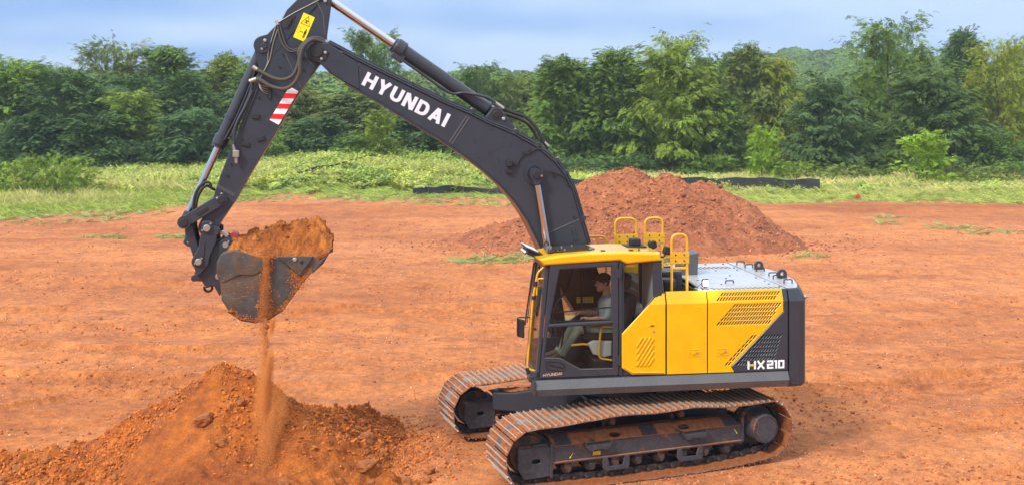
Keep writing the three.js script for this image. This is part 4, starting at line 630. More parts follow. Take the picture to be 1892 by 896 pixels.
  const mud = []; const R = rng(88); for (let i = 0; i < 130; i++) { const f = R(), g = CRUMB[i % 3].clone(); g.deleteAttribute('uv'); const s = 0.02 + 0.05 * R() * R(); g.scale(s * 1.5, s * 0.6, s * 1.5); const a = 0.3 + 0.95 * f, off = (R() - 0.5) * 0.3; const q = 0.25 + 1.0 * f, yy = q < 0.3 ? 0.44 : q < 1.05 ? lerp(0.44, 0.30, (q - 0.3) / 0.75) : 0.3; g.translate(-(0.3 + 0.847 * q) + off * 0.45, 0.42 + yy + 0.004, -(0.28 + 0.531 * q) + off * 0.8); mud.push(g); }
  const sm = sub('packed_soil', mud, M.clay, C); sm.userData.kind = 'stuff';
  decal(C, 'serial_sticker', [32, 32, (x) => { x.fillStyle = '#e8e8e4'; x.fillRect(0, 0, 32, 32); x.fillStyle = '#777'; x.fillRect(10, 10, 12, 12); }, [-0.88, 0.66, -0.455], [0.05, 0, -0.0313], [0, 0.055, 0]]);
}
// ---------------------------------------------------------------- upper frame
{
  const g = new THREE.ExtrudeGeometry(shapeOf([[-1.1, 1.14], [-1.315, 1.14], [-1.36, 1.238], [-1.30, 1.352], [-1.1, 1.352]]), { depth: 3.63, bevelEnabled: true, bevelSize: 0.006, bevelThickness: 0.006, bevelOffset: -0.006, bevelSegments: 1 }); g.rotateY(Math.PI / 2); g.translate(-1.325, 0, 0);
  const F = U('upper_frame', g, M.greypaint, 'long grey side sill under the yellow doors');
  const far = sub('side_sill', box(-0.5, 2.3, 1.14, 1.352, -1.34, -1.1, 0.02), M.greypaint, F);
  sub('frame_deck', [box(-1.2, 2.3, 1.145, 1.34, 0.42, 1.12, 0.01), box(-0.85, 2.29, 1.147, 1.338, -0.45, 0.419, 0.01), box(-0.45, 2.28, 1.149, 1.336, -1.1, -0.451, 0.01), plate([[-0.92, 1.2], [-0.1, 1.2], [-0.1, 2.1], [-0.6, 1.75]], -0.42, -0.38, 0.006), plate([[-0.92, 1.2], [-0.1, 1.2], [-0.1, 2.1], [-0.6, 1.75]], 0.385, 0.41, 0.006)], M.darkgrey, F);
  sub('front_corner', [plate([[1.365, 1.15], [1.365, 1.345], [1.17, 1.345], [1.05, 1.2], [1.05, 1.15]].map(([z, y]) => [-z, y]), -1.36, -1.33, 0.008).rotateY(Math.PI / 2)], M.darkgrey, F);
  sub('front_bracket', box(-1.40, -1.27, 1.30, 1.40, 1.0, 1.2, 0.02), M.darkgrey, F);
}
// ---------------------------------------------------------------- doors and louvres of the left side
const CREASE = 2.345, fold = (g) => { const p = g.attributes.position; for (let i = 0; i < p.count; i++) if (p.getY(i) > CREASE) p.setZ(i, p.getZ(i) - (p.getY(i) - CREASE) * 0.38); g.computeVertexNormals(); return g; };
const sideDoor = (pts, up, holes = [], holesUp = []) => [plate(pts, 1.288, 1.31, 0.005, holes), ...(up ? [fold(plate(up, 1.288, 1.31, 0.001, holesUp))] : [])];
const insidePoly = (x, y, P) => { let c = false; for (let i = 0, j = P.length - 1; i < P.length; j = i++) if ((P[i][1] > y) !== (P[j][1] > y) && x < (P[j][0] - P[i][0]) * (y - P[i][1]) / (P[j][1] - P[i][1]) + P[i][0]) c = !c; return c; };
const SLOT = (x, y) => [[x, y], [x + 0.0285, y], [x + 0.0705, y + 0.048], [x + 0.042, y + 0.048]];
const slots = []; { const rows = (y0, n, l0, l1, r0, r1) => { for (let k = 0; k < n; k++) { const f = n > 1 ? k / (n - 1) : 0, y = y0 + k * 0.0605, a = lerp(l0, l1, f), b = lerp(r0, r1, f); for (let x = a; x < b - 0.05; x += 0.0415) slots.push(SLOT(x, y)); } }; rows(2.372, 2, 1.25, 1.31, 2.17, 2.2); rows(2.03, 5, 1.245, 1.475, 2.06, 2.2); rows(1.462, 7, 1.365, 1.73, 2.08, 2.2); }
{
  const fits = (s, P) => s.every(([x, y]) => insidePoly(x, y, P)) && s.every(([x, y]) => P.every((a, i) => { const b = P[(i + 1) % P.length], dx = b[0] - a[0], dy = b[1] - a[1], l = Math.hypot(dx, dy); const t = clamp(((x - a[0]) * dx + (y - a[1]) * dy) / (l * l)); return Math.hypot(x - a[0] - dx * t, y - a[1] - dy * t) > 0.007; }));
  const d1 = U('service_door', [plate([[-0.115, 1.955], [0.27, 2.345], [0.51, 2.345], [0.51, 1.372], [0.03, 1.384], [-0.115, 1.482]], 1.288, 1.312, 0.008), fold(plate([[0.273, 2.3455], [0.445, 2.515], [0.51, 2.505], [0.51, 2.3455]], 1.288, 1.312, 0.001))], M.yellow, 'pointed yellow door panel behind the cab');
  const ribs = []; for (let k = -4; k < 8; k++) { const P = []; const x0 = 0.075 + k * 0.058, q = [[x0, 1.5], [x0 + 0.03, 1.5], [x0 + 0.03 + 0.26, 1.9], [x0 + 0.26, 1.9]]; const c = (x) => clamp(x, 0.078, 0.345); const yl = (x, x1, y1, x2, y2) => y1 + (x - x1) * (y2 - y1) / (x2 - x1);
    const a0 = Math.max(q[0][0], 0.078), a1 = Math.min(q[3][0], 0.32); if (a1 - a0 < 0.03) continue; ribs.push(plate([[a0, yl(a0, q[0][0], 1.5, q[3][0], 1.9)], [a0 + 0.028, yl(a0, q[0][0], 1.5, q[3][0], 1.9)], [a1 + 0.028, yl(a1, q[0][0], 1.5, q[3][0], 1.9)], [a1, yl(a1, q[0][0], 1.5, q[3][0], 1.9)]], 1.309, 1.327, 0.006)); }
  sub('rib', ribs, M.yellow, d1); sub('latch', [plate([[0.24, 2.045], [0.35, 2.045], [0.35, 2.07], [0.27, 2.07]], 1.31, 1.318, 0.002)], M.yellow, d1); sub('latch_slot', box(0.29, 0.34, 2.05, 2.064, 1.316, 1.3215, 0.001), M.black, d1); sub('lock', cyl([0.337, 1.975, 1.31], [0.337, 1.975, 1.322], 0.017, 0.015, 14), M.steel, d1);
  sub('trim', tube([[-0.075, 1.49, 1.314], [0.03, 1.415, 1.316], [0.47, 1.402, 1.316]], 0.011, 12, 6, false, 0.05), M.yellow, d1);
  const d2 = U('service_door', sideDoor([[0.532, 1.37], [1.112, 1.366], [1.112, CREASE], [0.532, CREASE]], [[0.532, CREASE + 0.0005], [1.112, CREASE + 0.0005], [1.112, 2.51], [0.532, 2.51]]), M.yellow, 'plain yellow door in the middle of the left side');
  const latch = (x, parent) => { sub('latch', [plate([[x - 0.085, 1.605], [x + 0.085, 1.605], [x + 0.085, 1.71], [x - 0.085, 1.71]], 1.309, 1.316, 0.002, [[[x - 0.06, 1.625], [x - 0.06, 1.692], [x + 0.06, 1.692], [x + 0.06, 1.625]]]), box(x - 0.045, x + 0.025, 1.64, 1.675, 1.311, 1.323, 0.004), box(x - 0.03, x - 0.005, 1.628, 1.688, 1.311, 1.327, 0.004)], M.yellow, parent); sub('lock', cyl([x + 0.045, 1.658, 1.31], [x + 0.045, 1.658, 1.325], 0.012, 0.012, 10), M.steel, parent); };
  latch(0.925, d2); sub('grip', box(0.93, 1.0, 2.235, 2.31, 1.306, 1.315, 0.006), M.yellow, d2);
  const YL = [[1.128, 1.366], [1.51, 1.366], [1.463, 1.445], [2.236, 2.205], [2.236, CREASE], [1.128, CREASE]], YU = [[1.128, CREASE + 0.0005], [2.236, CREASE + 0.0005], [2.232, 2.51], [1.128, 2.51]], DL = [[1.516, 1.366], [2.303, 1.362], [2.303, CREASE], [2.241, CREASE], [2.241, 2.203], [1.469, 1.444]], DU = [[2.241, CREASE + 0.0005], [2.303, CREASE + 0.0005], [2.303, 2.51], [2.237, 2.51]];
  const h = (P) => slots.filter((s) => fits(s, P)).map((s) => s.slice().reverse());
  const d3 = U('engine_door', sideDoor(YL, YU, h(YL), h(YU)), M.yellow, 'yellow slotted engine door'); latch(1.335, d3);
  const d4 = U('engine_door', sideDoor(DL, DU, h(DL)), M.charcoal, 'charcoal slotted corner of the engine door');
  decal(d4, 'model_number', [512, 150, (x, w, hh) => { x.save(); letters(x, 'HX', 2, 132, 112, 90, 25, '#eceef2', 10); x.strokeStyle = '#eceef2'; x.lineWidth = 25; x.lineJoin = 'miter'; const a = 258; x.beginPath(); x.moveTo(a, 32); x.lineTo(a + 72, 32); x.lineTo(a + 72, 76); x.lineTo(a + 12, 76); x.lineTo(a + 12, 120); x.lineTo(a + 86, 120); x.stroke(); x.beginPath(); x.moveTo(a + 98, 32); x.lineTo(a + 122, 32); x.lineTo(a + 122, 132); x.stroke(); x.strokeRect(a + 160, 32, 58, 88); x.fillStyle = '#f0b41e'; x.beginPath(); x.moveTo(18, 76); x.lineTo(36, 64); x.lineTo(92, 64); x.lineTo(112, 76); x.lineTo(92, 88); x.lineTo(36, 88); x.closePath(); x.fill(); x.restore(); }, [1.70, 1.378, 1.3135], [0.575, 0, 0], [0, 0.157, 0]]);
  // gaskets and the engine bay behind
  const bay = U('engine_bay', [box(0.5, 2.29, 1.345, 2.40, -1.18, 1.17, 0.01), box(-0.1, 0.5, 1.345, 1.9, 0.44, 1.24, 0.01)], M.black);
  sub('bay_pipe', [box(1.6, 1.66, 1.5, 2.2, 1.18, 1.24, 0.01), box(2.05, 2.1, 1.45, 1.75, 1.18, 1.24, 0.01), box(1.3, 2.05, 2.22, 2.25, 1.18, 1.23, 0.008)], M.darkgrey, bay);
  for (const [a, b, c] of [[0.47, 1.12, 0], [1.128, 2.303, 1]]) U('far_side_door', box(a, b, 1.366, 2.48, -1.31, -1.285, 0.01), M.yellow);
  U('fuel_tank', [box(-0.5, 0.44, 1.345, 1.72, -1.31, -0.45, 0.05)], M.yellow);
}
// ---------------------------------------------------------------- engine hood and deck
{
  const flat = (pts, y0, y1, holes = []) => { const g = plate(pts.map(([x, z]) => [x, -z]), y0, y1, 0.0015, holes.map((h) => h.map(([x, z]) => [x, -z]))); g.rotateX(-Math.PI / 2); return g; };
  const vent = (x, z, w = 0.05, l = 0.085) => [[x, z], [x + w * 0.5, z], [x + w * 0.5 + 0.03, z + l], [x + 0.03, z + l]].reverse();
  const hN = []; for (let x = 1.24; x < 2.2; x += 0.072) hN.push(vent(x, 1.02, 0.082, 0.18));
  const hF = []; for (let x = 1.5; x < 2.16; x += 0.07) hF.push(vent(x, -0.9, 0.08, 0.24)); for (let x = 1.36; x < 1.46; x += 0.045) hF.push(vent(x, -0.86, 0.04, 0.16));
  const H = U('engine_hood', flat([[1.03, 0.985], [2.312, 0.985], [2.312, 1.246], [1.03, 1.246]], 2.502, 2.508, hN), M.hood, 'pale grey engine hood with slotted edge');
  sub('hood_panel', flat([[1.16, -0.56], [2.312, -0.56], [2.312, 0.978], [1.09, 0.978], [1.16, 0.3]], 2.487, 2.512), M.hood, H);
  sub('hood_panel', flat([[1.3, -1.2], [2.312, -1.24], [2.312, -0.567], [1.3, -0.567]], 2.503, 2.509, hF), M.hood, H);
  sub('hood_side', [box(1.03, 1.05, 2.3, 2.485, -0.5, 1.23, 0.004), box(1.03, 2.31, 2.40, 2.485, -1.23, -1.2, 0.004)], M.darkgrey, H);
  const bolt = []; for (const [x, z] of [[1.2, 0.86], [1.5, 0.8], [2.2, 0.86], [1.28, 0.4], [1.75, 0.3], [1.9, 0.05], [2.22, 0.3], [1.5, -0.45], [1.85, -0.45], [2.2, -0.45], [1.4, -1.1], [1.9, -1.1], [2.2, -1.1], [2.24, -0.7], [2.24, 0.6], [1.12, 1.15], [1.12, 1.03], [2.26, 1.1]]) bolt.push(cyl([x, 2.505, z], [x, 2.52, z], 0.017, 0.015, 8));
  sub('bolts', bolt, M.darkgrey, H);
  const staple = (x, z, w, h) => pipe([[x - w / 2, 2.5, z], [x - w / 2, 2.5 + h, z], [x + w / 2, 2.5 + h, z], [x + w / 2, 2.5, z]], 0.009, 0.02, 6);
  sub('hood_handle', staple(1.66, 0.7, 0.12, 0.05), M.black, H);
  // counterweight: rounded in plan, chamfered shoulder
  const half = [[2.325, 1.31], [2.47, 1.31], [2.56, 1.285], [2.60, 1.22], [2.70, 0.98], [2.80, 0.62], [2.84, 0.25]], plan = [...half, ...half.slice().reverse().map(([x, z]) => [x, -z])];
  const ringAt = (y, inset, dx = 0) => plan.map(([x, z]) => [Math.max(2.325, x - inset), y, Math.sign(z) * (Math.abs(z) - inset)]), layers = [ringAt(1.112, 0.075), ringAt(1.125, 0.03), ringAt(1.165, 0), ringAt(1.7, -0.0), ringAt(2.34, 0), ringAt(2.35, 0.004), ringAt(2.495, 0.062), ringAt(2.508, 0.075)], n = plan.length, pos = [];
  for (let k = 0; k < layers.length - 1; k++) for (let i = 0; i < n; i++) { const a = layers[k][i], b = layers[k][(i + 1) % n], c = layers[k + 1][(i + 1) % n], d = layers[k + 1][i]; pos.push(...a, ...d, ...b, ...b, ...d, ...c); }
  const cap = (L, up) => { for (let i = 1; i < n - 1; i++) { const t = up ? [L[0], L[i + 1], L[i]] : [L[0], L[i], L[i + 1]]; t.reverse().forEach((p) => pos.push(...p)); } }; cap(layers[layers.length - 1], true); cap(layers[0], false);
  const cg = new THREE.BufferGeometry(); cg.setAttribute('position', new THREE.Float32BufferAttribute(pos, 3)); cg.computeVertexNormals();
  const W = U('counterweight', cg, M.charcoal, 'charcoal counterweight with rounded rear corner');
  const topPlan = ringAt(2.509, 0.085).map(([x, , z]) => [x, z]); sub('top_cover', flat(topPlan, 2.509, 2.516), M.hood, W);
  for (const [x, z] of [[2.561, -0.477], [2.594, 0.378]]) sub('lifting_eye', (() => { const s = new THREE.Shape(); s.moveTo(-0.068, 0); s.lineTo(0.068, 0); s.lineTo(0.064, 0.07); s.absarc(0, 0.07, 0.064, 0, Math.PI, false); s.lineTo(-0.068, 0); const hole = new THREE.Path(); hole.absarc(0, 0.07, 0.033, 0, 6.2832, true); s.holes.push(hole); const g = new THREE.ExtrudeGeometry(s, { depth: 0.04, bevelEnabled: true, bevelSize: 0.006, bevelThickness: 0.006, bevelSegments: 2, curveSegments: 14 }); g.rotateY(-PSI * 0.6); g.translate(x, 2.512, z); return g; })(), M.charcoal, W);
  for (const [x, z] of [[2.444, -0.953], [2.46, -0.62], [2.513, -0.264], [2.523, 0.214], [2.491, 0.463], [2.496, 0.854]]) sub('grab_handle', staple(x, z, 0.125, 0.07), M.black, W);
  sub('rear_lamp', [cyl([2.585, 2.38, 1.2], [2.62, 2.38, 1.21], 0.03, 0.03, 12), cyl([2.62, 2.38, 1.21], [2.66, 2.375, 1.215], 0.013, 0.008, 8)], M.zinc, W);
  // things standing on the deck between cab and hood
  const D = U('deck', [box(0.46, 1.04, 2.28, 2.30, -1.2, 1.22, 0.004)], M.darkgrey);
  sub('pre_cleaner', [cyl([0.66, 2.3, 0.86], [0.66, 2.6, 0.86], 0.13, 0.13, 28), cyl([0.66, 2.6, 0.86], [0.66, 2.63, 0.86], 0.135, 0.115, 28)], M.black, D);
  sub('air_box', [box(0.72, 1.02, 2.3, 2.66, 0.05, 0.45, 0.01), ...Array.from({ length: 7 }, (_, i) => box(0.75 + i * 0.036, 0.765 + i * 0.036, 2.34, 2.63, 0.44, 0.462, 0.002))], M.darkgrey, D);
  sub('valve_cover', [box(0.46, 0.56, 2.3, 2.68, 0.05, 0.5, 0.01)], M.yellow, D);
  sub('exhaust_hood', [plate([[1.15, 2.5], [1.44, 2.5], [1.46, 2.85], [1.3, 2.83], [1.2, 2.66]], -0.45, -0.1, 0.012)], M.seam, D);
  decal(D, 'lettering', [256, 48, (x) => letters(x, 'HYUNDAI', 4, 40, 30, 26, 7, '#d8d8d8', 3), [0.6, 2.44, 0.995], [0.18, 0, -0.04], [0, 0.036, 0]]);
  // lit work lamp
  const L = U('work_lamp', [box(1.075, 1.185, 2.55, 2.665, 1.15, 1.2, 0.025), cyl([1.13, 2.5, 1.17], [1.13, 2.56, 1.17], 0.02, 0.02, 10), box(1.09, 1.17, 2.5, 2.53, 1.14, 1.21, 0.006), tube([[1.08, 2.6, 1.16], [1.03, 2.56, 1.17], [1.0, 2.505, 1.18]], 0.006)], M.darkgrey);
  sub('lamp_glass', box(1.09, 1.17, 2.57, 2.645, 1.19, 1.21, 0.03), std({ color: rgb(0.9, 0.9, 0.95), emissive: rgb(0.95, 0.97, 1.0), emissiveIntensity: 2.5, roughness: 0.3 }), L);
  const glow = new THREE.PointLight(new THREE.Color(0.92, 0.95, 1), 0.12, 0, 2); glow.castShadow = true; glow.position.set(1.13, 2.608, 1.25); L.add(glow);
}
// ---------------------------------------------------------------- cab
{
  const ZN = 1.28, ZF = 0.43, hole = (P) => P.slice().reverse();
  // near side wall around the door: front pillar, roof rail, rear quarter
  const nearSide = [plate([[-1.322, 1.37], [-1.277, 1.37], [-1.127, 2.93], [-1.19, 2.93]], ZN - 0.07, ZN, 0.012), plate([[-0.146, 1.37], [-0.1, 1.37], [-0.1, 2.95], [-0.15, 2.95]], ZN - 0.07, ZN - 0.002, 0.008), plate([[-1.19, 2.934], [-0.1, 2.955], [-0.1, 3.0], [-1.19, 3.0]], ZN - 0.06, ZN - 0.004, 0.004)];
  const quarter = plate([[-0.098, 1.37], [0.02, 1.37], [-0.09, 1.5], [-0.098, 1.9], [0.46, 2.5], [0.5, 2.5], [0.44, 2.96], [-0.098, 2.96]], ZN - 0.05, ZN - 0.006, 0.008, [hole([[-0.075, 1.99], [0.0, 2.03], [0.345, 2.45], [0.335, 2.93], [-0.03, 2.905], [-0.075, 2.86]])]);
  const farSide = plate([[-1.322, 1.37], [0.48, 1.37], [0.48, 2.5], [0.44, 2.96], [-1.19, 2.94]], ZF, ZF + 0.045, 0.008, [hole([[-1.215, 1.75], [-0.05, 1.75], [-0.05, 2.87], [-1.12, 2.87]]), hole([[0.04, 2.0], [0.36, 2.2], [0.35, 2.88], [0.04, 2.87]])]);
  const rear = [box(0.42, 0.47, 1.37, 2.45, ZF, ZN - 0.05, 0.01), plate([[-ZN + 0.012, 2.45], [-ZN + 0.012, 2.96], [-ZF, 2.96], [-ZF, 2.45]], 0, 0.05, 0.006, [[[-ZN + 0.12, 2.5], [-ZN + 0.12, 2.9], [-ZF - 0.1, 2.9], [-ZF - 0.1, 2.5]]]).rotateY(Math.PI / 2).translate(0.42, 0, 0)];
  const front = [plate([[-1.322, 1.37], [-1.277, 1.37], [-1.127, 2.93], [-1.19, 2.93]], ZF, ZF + 0.07, 0.012), box(-1.33, -1.27, 1.35, 1.47, ZF, ZN, 0.012), box(-1.2, -1.13, 2.86, 2.95, ZF, ZN, 0.012), box(-1.3, 0.46, 1.345, 1.38, ZF, ZN - 0.02, 0.006)];
  const cab = U('cab', [...nearSide, quarter, farSide, ...rear, ...front], M.charcoal, 'charcoal cab frame with large glazed door');
  sub('roof_lining', box(-1.15, 0.42, 2.945, 2.985, ZF + 0.02, ZN - 0.03, 0.006), M.black, cab);
  const pane = (name, pts, z, mat = M.glass) => { const g = new THREE.ShapeGeometry(shapeOf(pts)); g.translate(0, 0, z); return sub(name, g, mat, cab); };
  pane('side_window', [[-0.07, 1.985], [0.003, 2.028], [0.35, 2.449], [0.338, 2.935], [-0.03, 2.91], [-0.08, 2.865]], ZN - 0.03);
  pane('far_window', [[-1.22, 1.745], [-0.045, 1.745], [-0.045, 2.875], [-1.125, 2.875]], ZF + 0.02); pane('far_window', [[0.035, 1.995], [0.365, 2.195], [0.355, 2.885], [0.035, 2.875]], ZF + 0.02);
  const wind = new THREE.BufferGeometry(); wind.setAttribute('position', new THREE.Float32BufferAttribute([-1.312, 1.47, ZN - 0.06, -1.312, 1.47, ZF + 0.06, -1.176, 2.88, ZF + 0.06, -1.312, 1.47, ZN - 0.06, -1.176, 2.88, ZF + 0.06, -1.176, 2.88, ZN - 0.06], 3)); wind.computeVertexNormals(); sub('windscreen', wind, M.glass, cab);
  const rw = new THREE.PlaneGeometry(ZN - ZF - 0.2, 0.42); rw.rotateY(Math.PI / 2); rw.translate(0.447, 2.7, (ZN + ZF) / 2); sub('rear_window', rw, M.glass, cab);
  // door
  const door = sub('door', plate([[-1.269, 1.372], [-0.153, 1.375], [-0.157, 2.955], [-1.119, 2.929]], ZN - 0.035, ZN + 0.012, 0.014, [hole([[-1.136, 2.116], [-0.262, 2.14], [-0.262, 2.885], [-0.985, 2.857]]), hole([[-1.198, 1.664], [-0.975, 1.645], [-0.70, 1.487], [-0.236, 1.484], [-0.236, 2.09], [-1.148, 2.066]])]), M.charcoal, cab);
  pane('door_glass', [[-1.142, 2.11], [-0.257, 2.134], [-0.257, 2.89], [-0.988, 2.862]], ZN - 0.012, M.glass);
  pane('door_glass', [[-1.205, 1.66], [-0.977, 1.64], [-0.702, 1.482], [-0.231, 1.479], [-0.231, 2.095], [-1.152, 2.07]], ZN - 0.014, M.glass);
  sub('door_edge', tube([[-1.21, 1.655, ZN + 0.013], [-0.975, 1.638, ZN + 0.013], [-0.70, 1.478, ZN + 0.013], [-0.24, 1.475, ZN + 0.013]], 0.007, 24, 6, false, 0.02), M.greypaint, cab);
  sub('door_handle', [plate([[-1.19, 1.615], [-1.15, 1.63], [-1.0, 1.605], [-0.917, 1.56], [-0.917, 1.49], [-0.95, 1.465], [-1.15, 1.485], [-1.19, 1.53]], ZN + 0.01, ZN + 0.022, 0.004, [hole([[-1.17, 1.6], [-1.0, 1.588], [-0.935, 1.55], [-0.935, 1.5], [-0.96, 1.482], [-1.14, 1.5], [-1.17, 1.54]])]), rot(box(-1.16, -0.94, 1.535, 1.555, ZN + 0.004, ZN + 0.03, 0.006), 'z', -0.28, [-1.05, 1.545, 0])], M.black, cab);
  sub('hinge', [2.80, 1.59].map((y) => [cyl([-0.146, y - 0.075, ZN + 0.02], [-0.146, y + 0.075, ZN + 0.02], 0.016, 0.016, 10), box(-0.2, -0.15, y - 0.07, y + 0.05, ZN + 0.008, ZN + 0.02, 0.004), box(-0.145, -0.11, y - 0.05, y + 0.07, ZN, ZN + 0.018, 0.004)]), M.charcoal, cab);
  decal(cab, 'lettering', [512, 96, (x) => letters(x, 'HYUNDAI', 4, 84, 66, 62, 14, '#c9a68c', 6), [-1.226, 1.392, ZN + 0.0155], [0.275, 0.02, 0], [0, 0.056, 0]]);
  // roof
  const roofPts = [[-1.284, 3.006], [-1.205, 2.922], [-0.7, 2.942], [-0.138, 2.966], [-0.042, 2.915], [0.456, 2.953], [0.432, 3.06], [-0.1, 3.082], [-0.6, 3.078], [-1.0, 3.052]];
  const rg = new THREE.ExtrudeGeometry(shapeOf(roofPts), { depth: ZN - ZF - 0.06, bevelEnabled: true, bevelThickness: 0.055, bevelSize: 0.035, bevelOffset: -0.03, bevelSegments: 4 }); rg.translate(0, 0, ZF + 0.03);
  const roof = sub('roof', rg, M.yellow, cab, 'yellow cab roof');
  const hatch = sub('roof_hatch', [plate([[-1.12, -1.05], [-0.53, -1.1], [-0.42, -0.98], [-0.46, -0.6], [-0.56, -0.52], [-1.1, -0.56]], 0, 0.012, 0.004).rotateX(-Math.PI / 2).rotateZ(0.035).translate(0, 3.105, 0)], std({ color: rgb(0.05, 0.033, 0.027), roughness: 0.12 }), cab, 'dark tinted roof hatch');
  sub('hatch_knob', [[-1.05, 0.68], [-1.0, 0.7], [-0.95, 1.0], [-0.86, 1.0], [-0.85, 0.72], [-0.68, 0.62]].map(([x, z]) => cyl([x, 3.06, z], [x, 3.105, z], 0.013, 0.011, 8)), M.zinc, cab);
  sub('roof_ring', [new THREE.TorusGeometry(0.03, 0.008, 6, 16).translate(-1.05, 3.125, 0.62), new THREE.TorusGeometry(0.03, 0.008, 6, 16).rotateX(0.9).translate(-0.97, 3.09, 1.02)], M.black, cab);
  sub('roof_clip', [[-0.35, 1.16], [0.05, 1.17]].map(([x, z]) => [box(x - 0.03, x + 0.03, 3.085, 3.098, z - 0.02, z + 0.02, 0.004)]).flat().concat([cyl([0.17, 3.07, 1.15], [0.17, 3.145, 1.15], 0.007, 0.005, 6), cyl([0.17, 3.07, 1.15], [0.17, 3.09, 1.15], 0.02, 0.012, 8)]), M.black, cab);
  sub('antenna_box', [box(0.16, 0.31, 3.09, 3.19, 0.6, 0.76, 0.02), box(0.08, 0.38, 3.075, 3.092, 0.52, 0.84, 0.006)], M.black, cab, 'black box on a plate at the rear of the roof');
  for (const [x, y, z, t] of [[0.475, 3.1, 0.75, 0.2], [0.62, 3.05, 1.0, -0.3]]) sub('rear_work_lamp', [rot(box(x - 0.055, x + 0.055, y - 0.055, y + 0.055, z - 0.04, z + 0.04, 0.018), 'z', t, [x, y, z]), rot(box(x + 0.04, x + 0.062, y - 0.045, y + 0.045, z - 0.045, z + 0.045, 0.01), 'z', t, [x, y, z]), cyl([x - 0.05, y - 0.09, z], [x, y - 0.03, z], 0.012, 0.012, 6), cyl([x - 0.16, y - 0.09, z], [x - 0.05, y - 0.09, z], 0.014, 0.014, 6)], M.black, cab);
  // light bar under the front roof edge
  const bar = sub('front_light_bar', [rot(box(-1.42, -1.12, 3.05, 3.075, 0.55, 1.02, 0.008), 'z', -0.42, [-1.27, 3.06, 0]), rot(box(-1.4, -1.12, 2.985, 3.05, 0.58, 0.98, 0.01), 'z', -0.42, [-1.27, 3.02, 0])], M.black, cab); 
  sub('visor', rot(box(-1.43, -1.24, 3.078, 3.086, 0.57, 1.0, 0.003), 'z', -0.42, [-1.27, 3.06, 0]), M.white, cab); for (let i = 0; i < 4; i++) sub('front_lamp', cyl([-1.395, 3.058, 0.64 + i * 0.09], [-1.425, 3.045, 0.64 + i * 0.09], 0.026, 0.026, 12), M.steel, cab);
  // rails, mirrors, wiper at the front
  sub('cab_rail', [pipe([[-1.19, 2.88, 1.17], [-1.275, 2.81, 1.17], [-1.34, 2.475, 1.17], [-1.425, 1.49, 1.17], [-1.27, 1.445, 1.2]], 0.016, 0.06), pipe([[-1.29, 2.5, 1.17], [-1.275, 2.725, 1.17], [-1.13, 2.735, 1.24]], 0.013, 0.03)], M.rail, cab, 'yellow grab rail up the front left cab post');
  for (const c of [cyl([-1.3, 2.69, 1.17], [-1.308, 2.62, 1.17], 0.026, 0.026, 10), cyl([-1.33, 2.49, 1.17], [-1.335, 2.44, 1.17], 0.028, 0.028, 10), cyl([-1.425, 1.5, 1.17], [-1.4, 1.42, 1.17], 0.03, 0.03, 10)]) sub('rail_clamp', c, M.black, cab);
  const mir = sub('mirror', [rot(box(-1.535, -1.5, 1.93, 2.18, 1.13, 1.27, 0.012), 'y', 0.5, [-1.52, 2, 1.2]), pipe([[-1.53, 1.96, 1.2], [-1.565, 1.96, 1.2], [-1.565, 2.205, 1.2], [-1.39, 2.2, 1.19]], 0.009, 0.03, 6)], M.black, cab);
  sub('mirror_glass', rot(box(-1.499, -1.496, 1.95, 2.16, 1.145, 1.255, 0.001), 'y', 0.5, [-1.52, 2, 1.2]), M.chrome, cab);
  sub('side_mirror', [rot(box(-1.27, -1.235, 2.33, 2.6, 1.08, 1.19, 0.012), 'z', -0.12, [-1.25, 2.45, 0])], M.black, cab);
  sub('wiper_arm', tube([[-1.22, 2.86, 0.55], [-1.30, 2.3, 0.52], [-1.345, 1.95, 0.5]], 0.012, 10, 6), M.black, cab); sub('wiper_blade', tube([[-1.24, 2.75, 0.62], [-1.33, 2.0, 0.6]], 0.007, 8, 5), M.black, cab);
  sub('front_knob', [cyl([-1.315, 2.05, 1.25], [-1.345, 2.05, 1.26], 0.022, 0.018, 10), cyl([-1.29, 2.3, 1.25], [-1.325, 2.3, 1.26], 0.016, 0.014, 10)], M.black, cab);
  // inside
  sub('seat', [box(-0.42, 0.02, 1.7, 1.84, 0.6, 1.06, 0.05), rot(box(-0.06, 0.09, 1.8, 2.46, 0.6, 1.06, 0.06), 'z', -0.16, [0, 1.8, 0]), rot(box(0.0, 0.1, 2.5, 2.72, 0.7, 0.96, 0.045), 'z', -0.16, [0.05, 2.5, 0]), box(-0.36, 0.06, 1.4, 1.7, 0.68, 0.98, 0.02), box(-0.5, 0.05, 1.88, 1.95, 0.5, 0.59, 0.03)], M.seat, cab);
  sub('left_console', [plate([[-0.56, 1.80], [-0.49, 1.845], [-0.22, 1.825], [-0.22, 1.62], [-0.34, 1.6], [-0.49, 1.65]], 1.08, 1.17, 0.02)], M.console, cab);
  sub('control_stand', [box(-0.62, -0.12, 1.84, 1.93, 1.06, 1.15, 0.03), cyl([-0.58, 1.93, 1.1], [-0.62, 2.1, 1.1], 0.02, 0.026, 10), new THREE.SphereGeometry(0.034, 12, 8).translate(-0.62, 2.12, 1.1), box(-0.5, 0.1, 1.38, 1.6, 0.62, 1.2, 0.04), cyl([-0.95, 1.38, 0.72], [-0.86, 1.95, 0.74], 0.014, 0.014, 8), cyl([-0.95, 1.38, 0.95], [-0.86, 1.95, 0.93], 0.014, 0.014, 8), box(-1.05, -0.88, 1.39, 1.43, 0.6, 0.98, 0.01), rot(box(-1.2, -1.16, 2.1, 2.36, 0.46, 0.66, 0.01), 'z', -0.1, [-1.18, 2.2, 0])], M.black, cab);
  sub('safety_lever', pipe([[-0.79, 1.778, 1.12], [-0.62, 1.79, 1.12], [-0.5, 1.77, 1.12]], 0.017, 0.03), M.rail, cab);
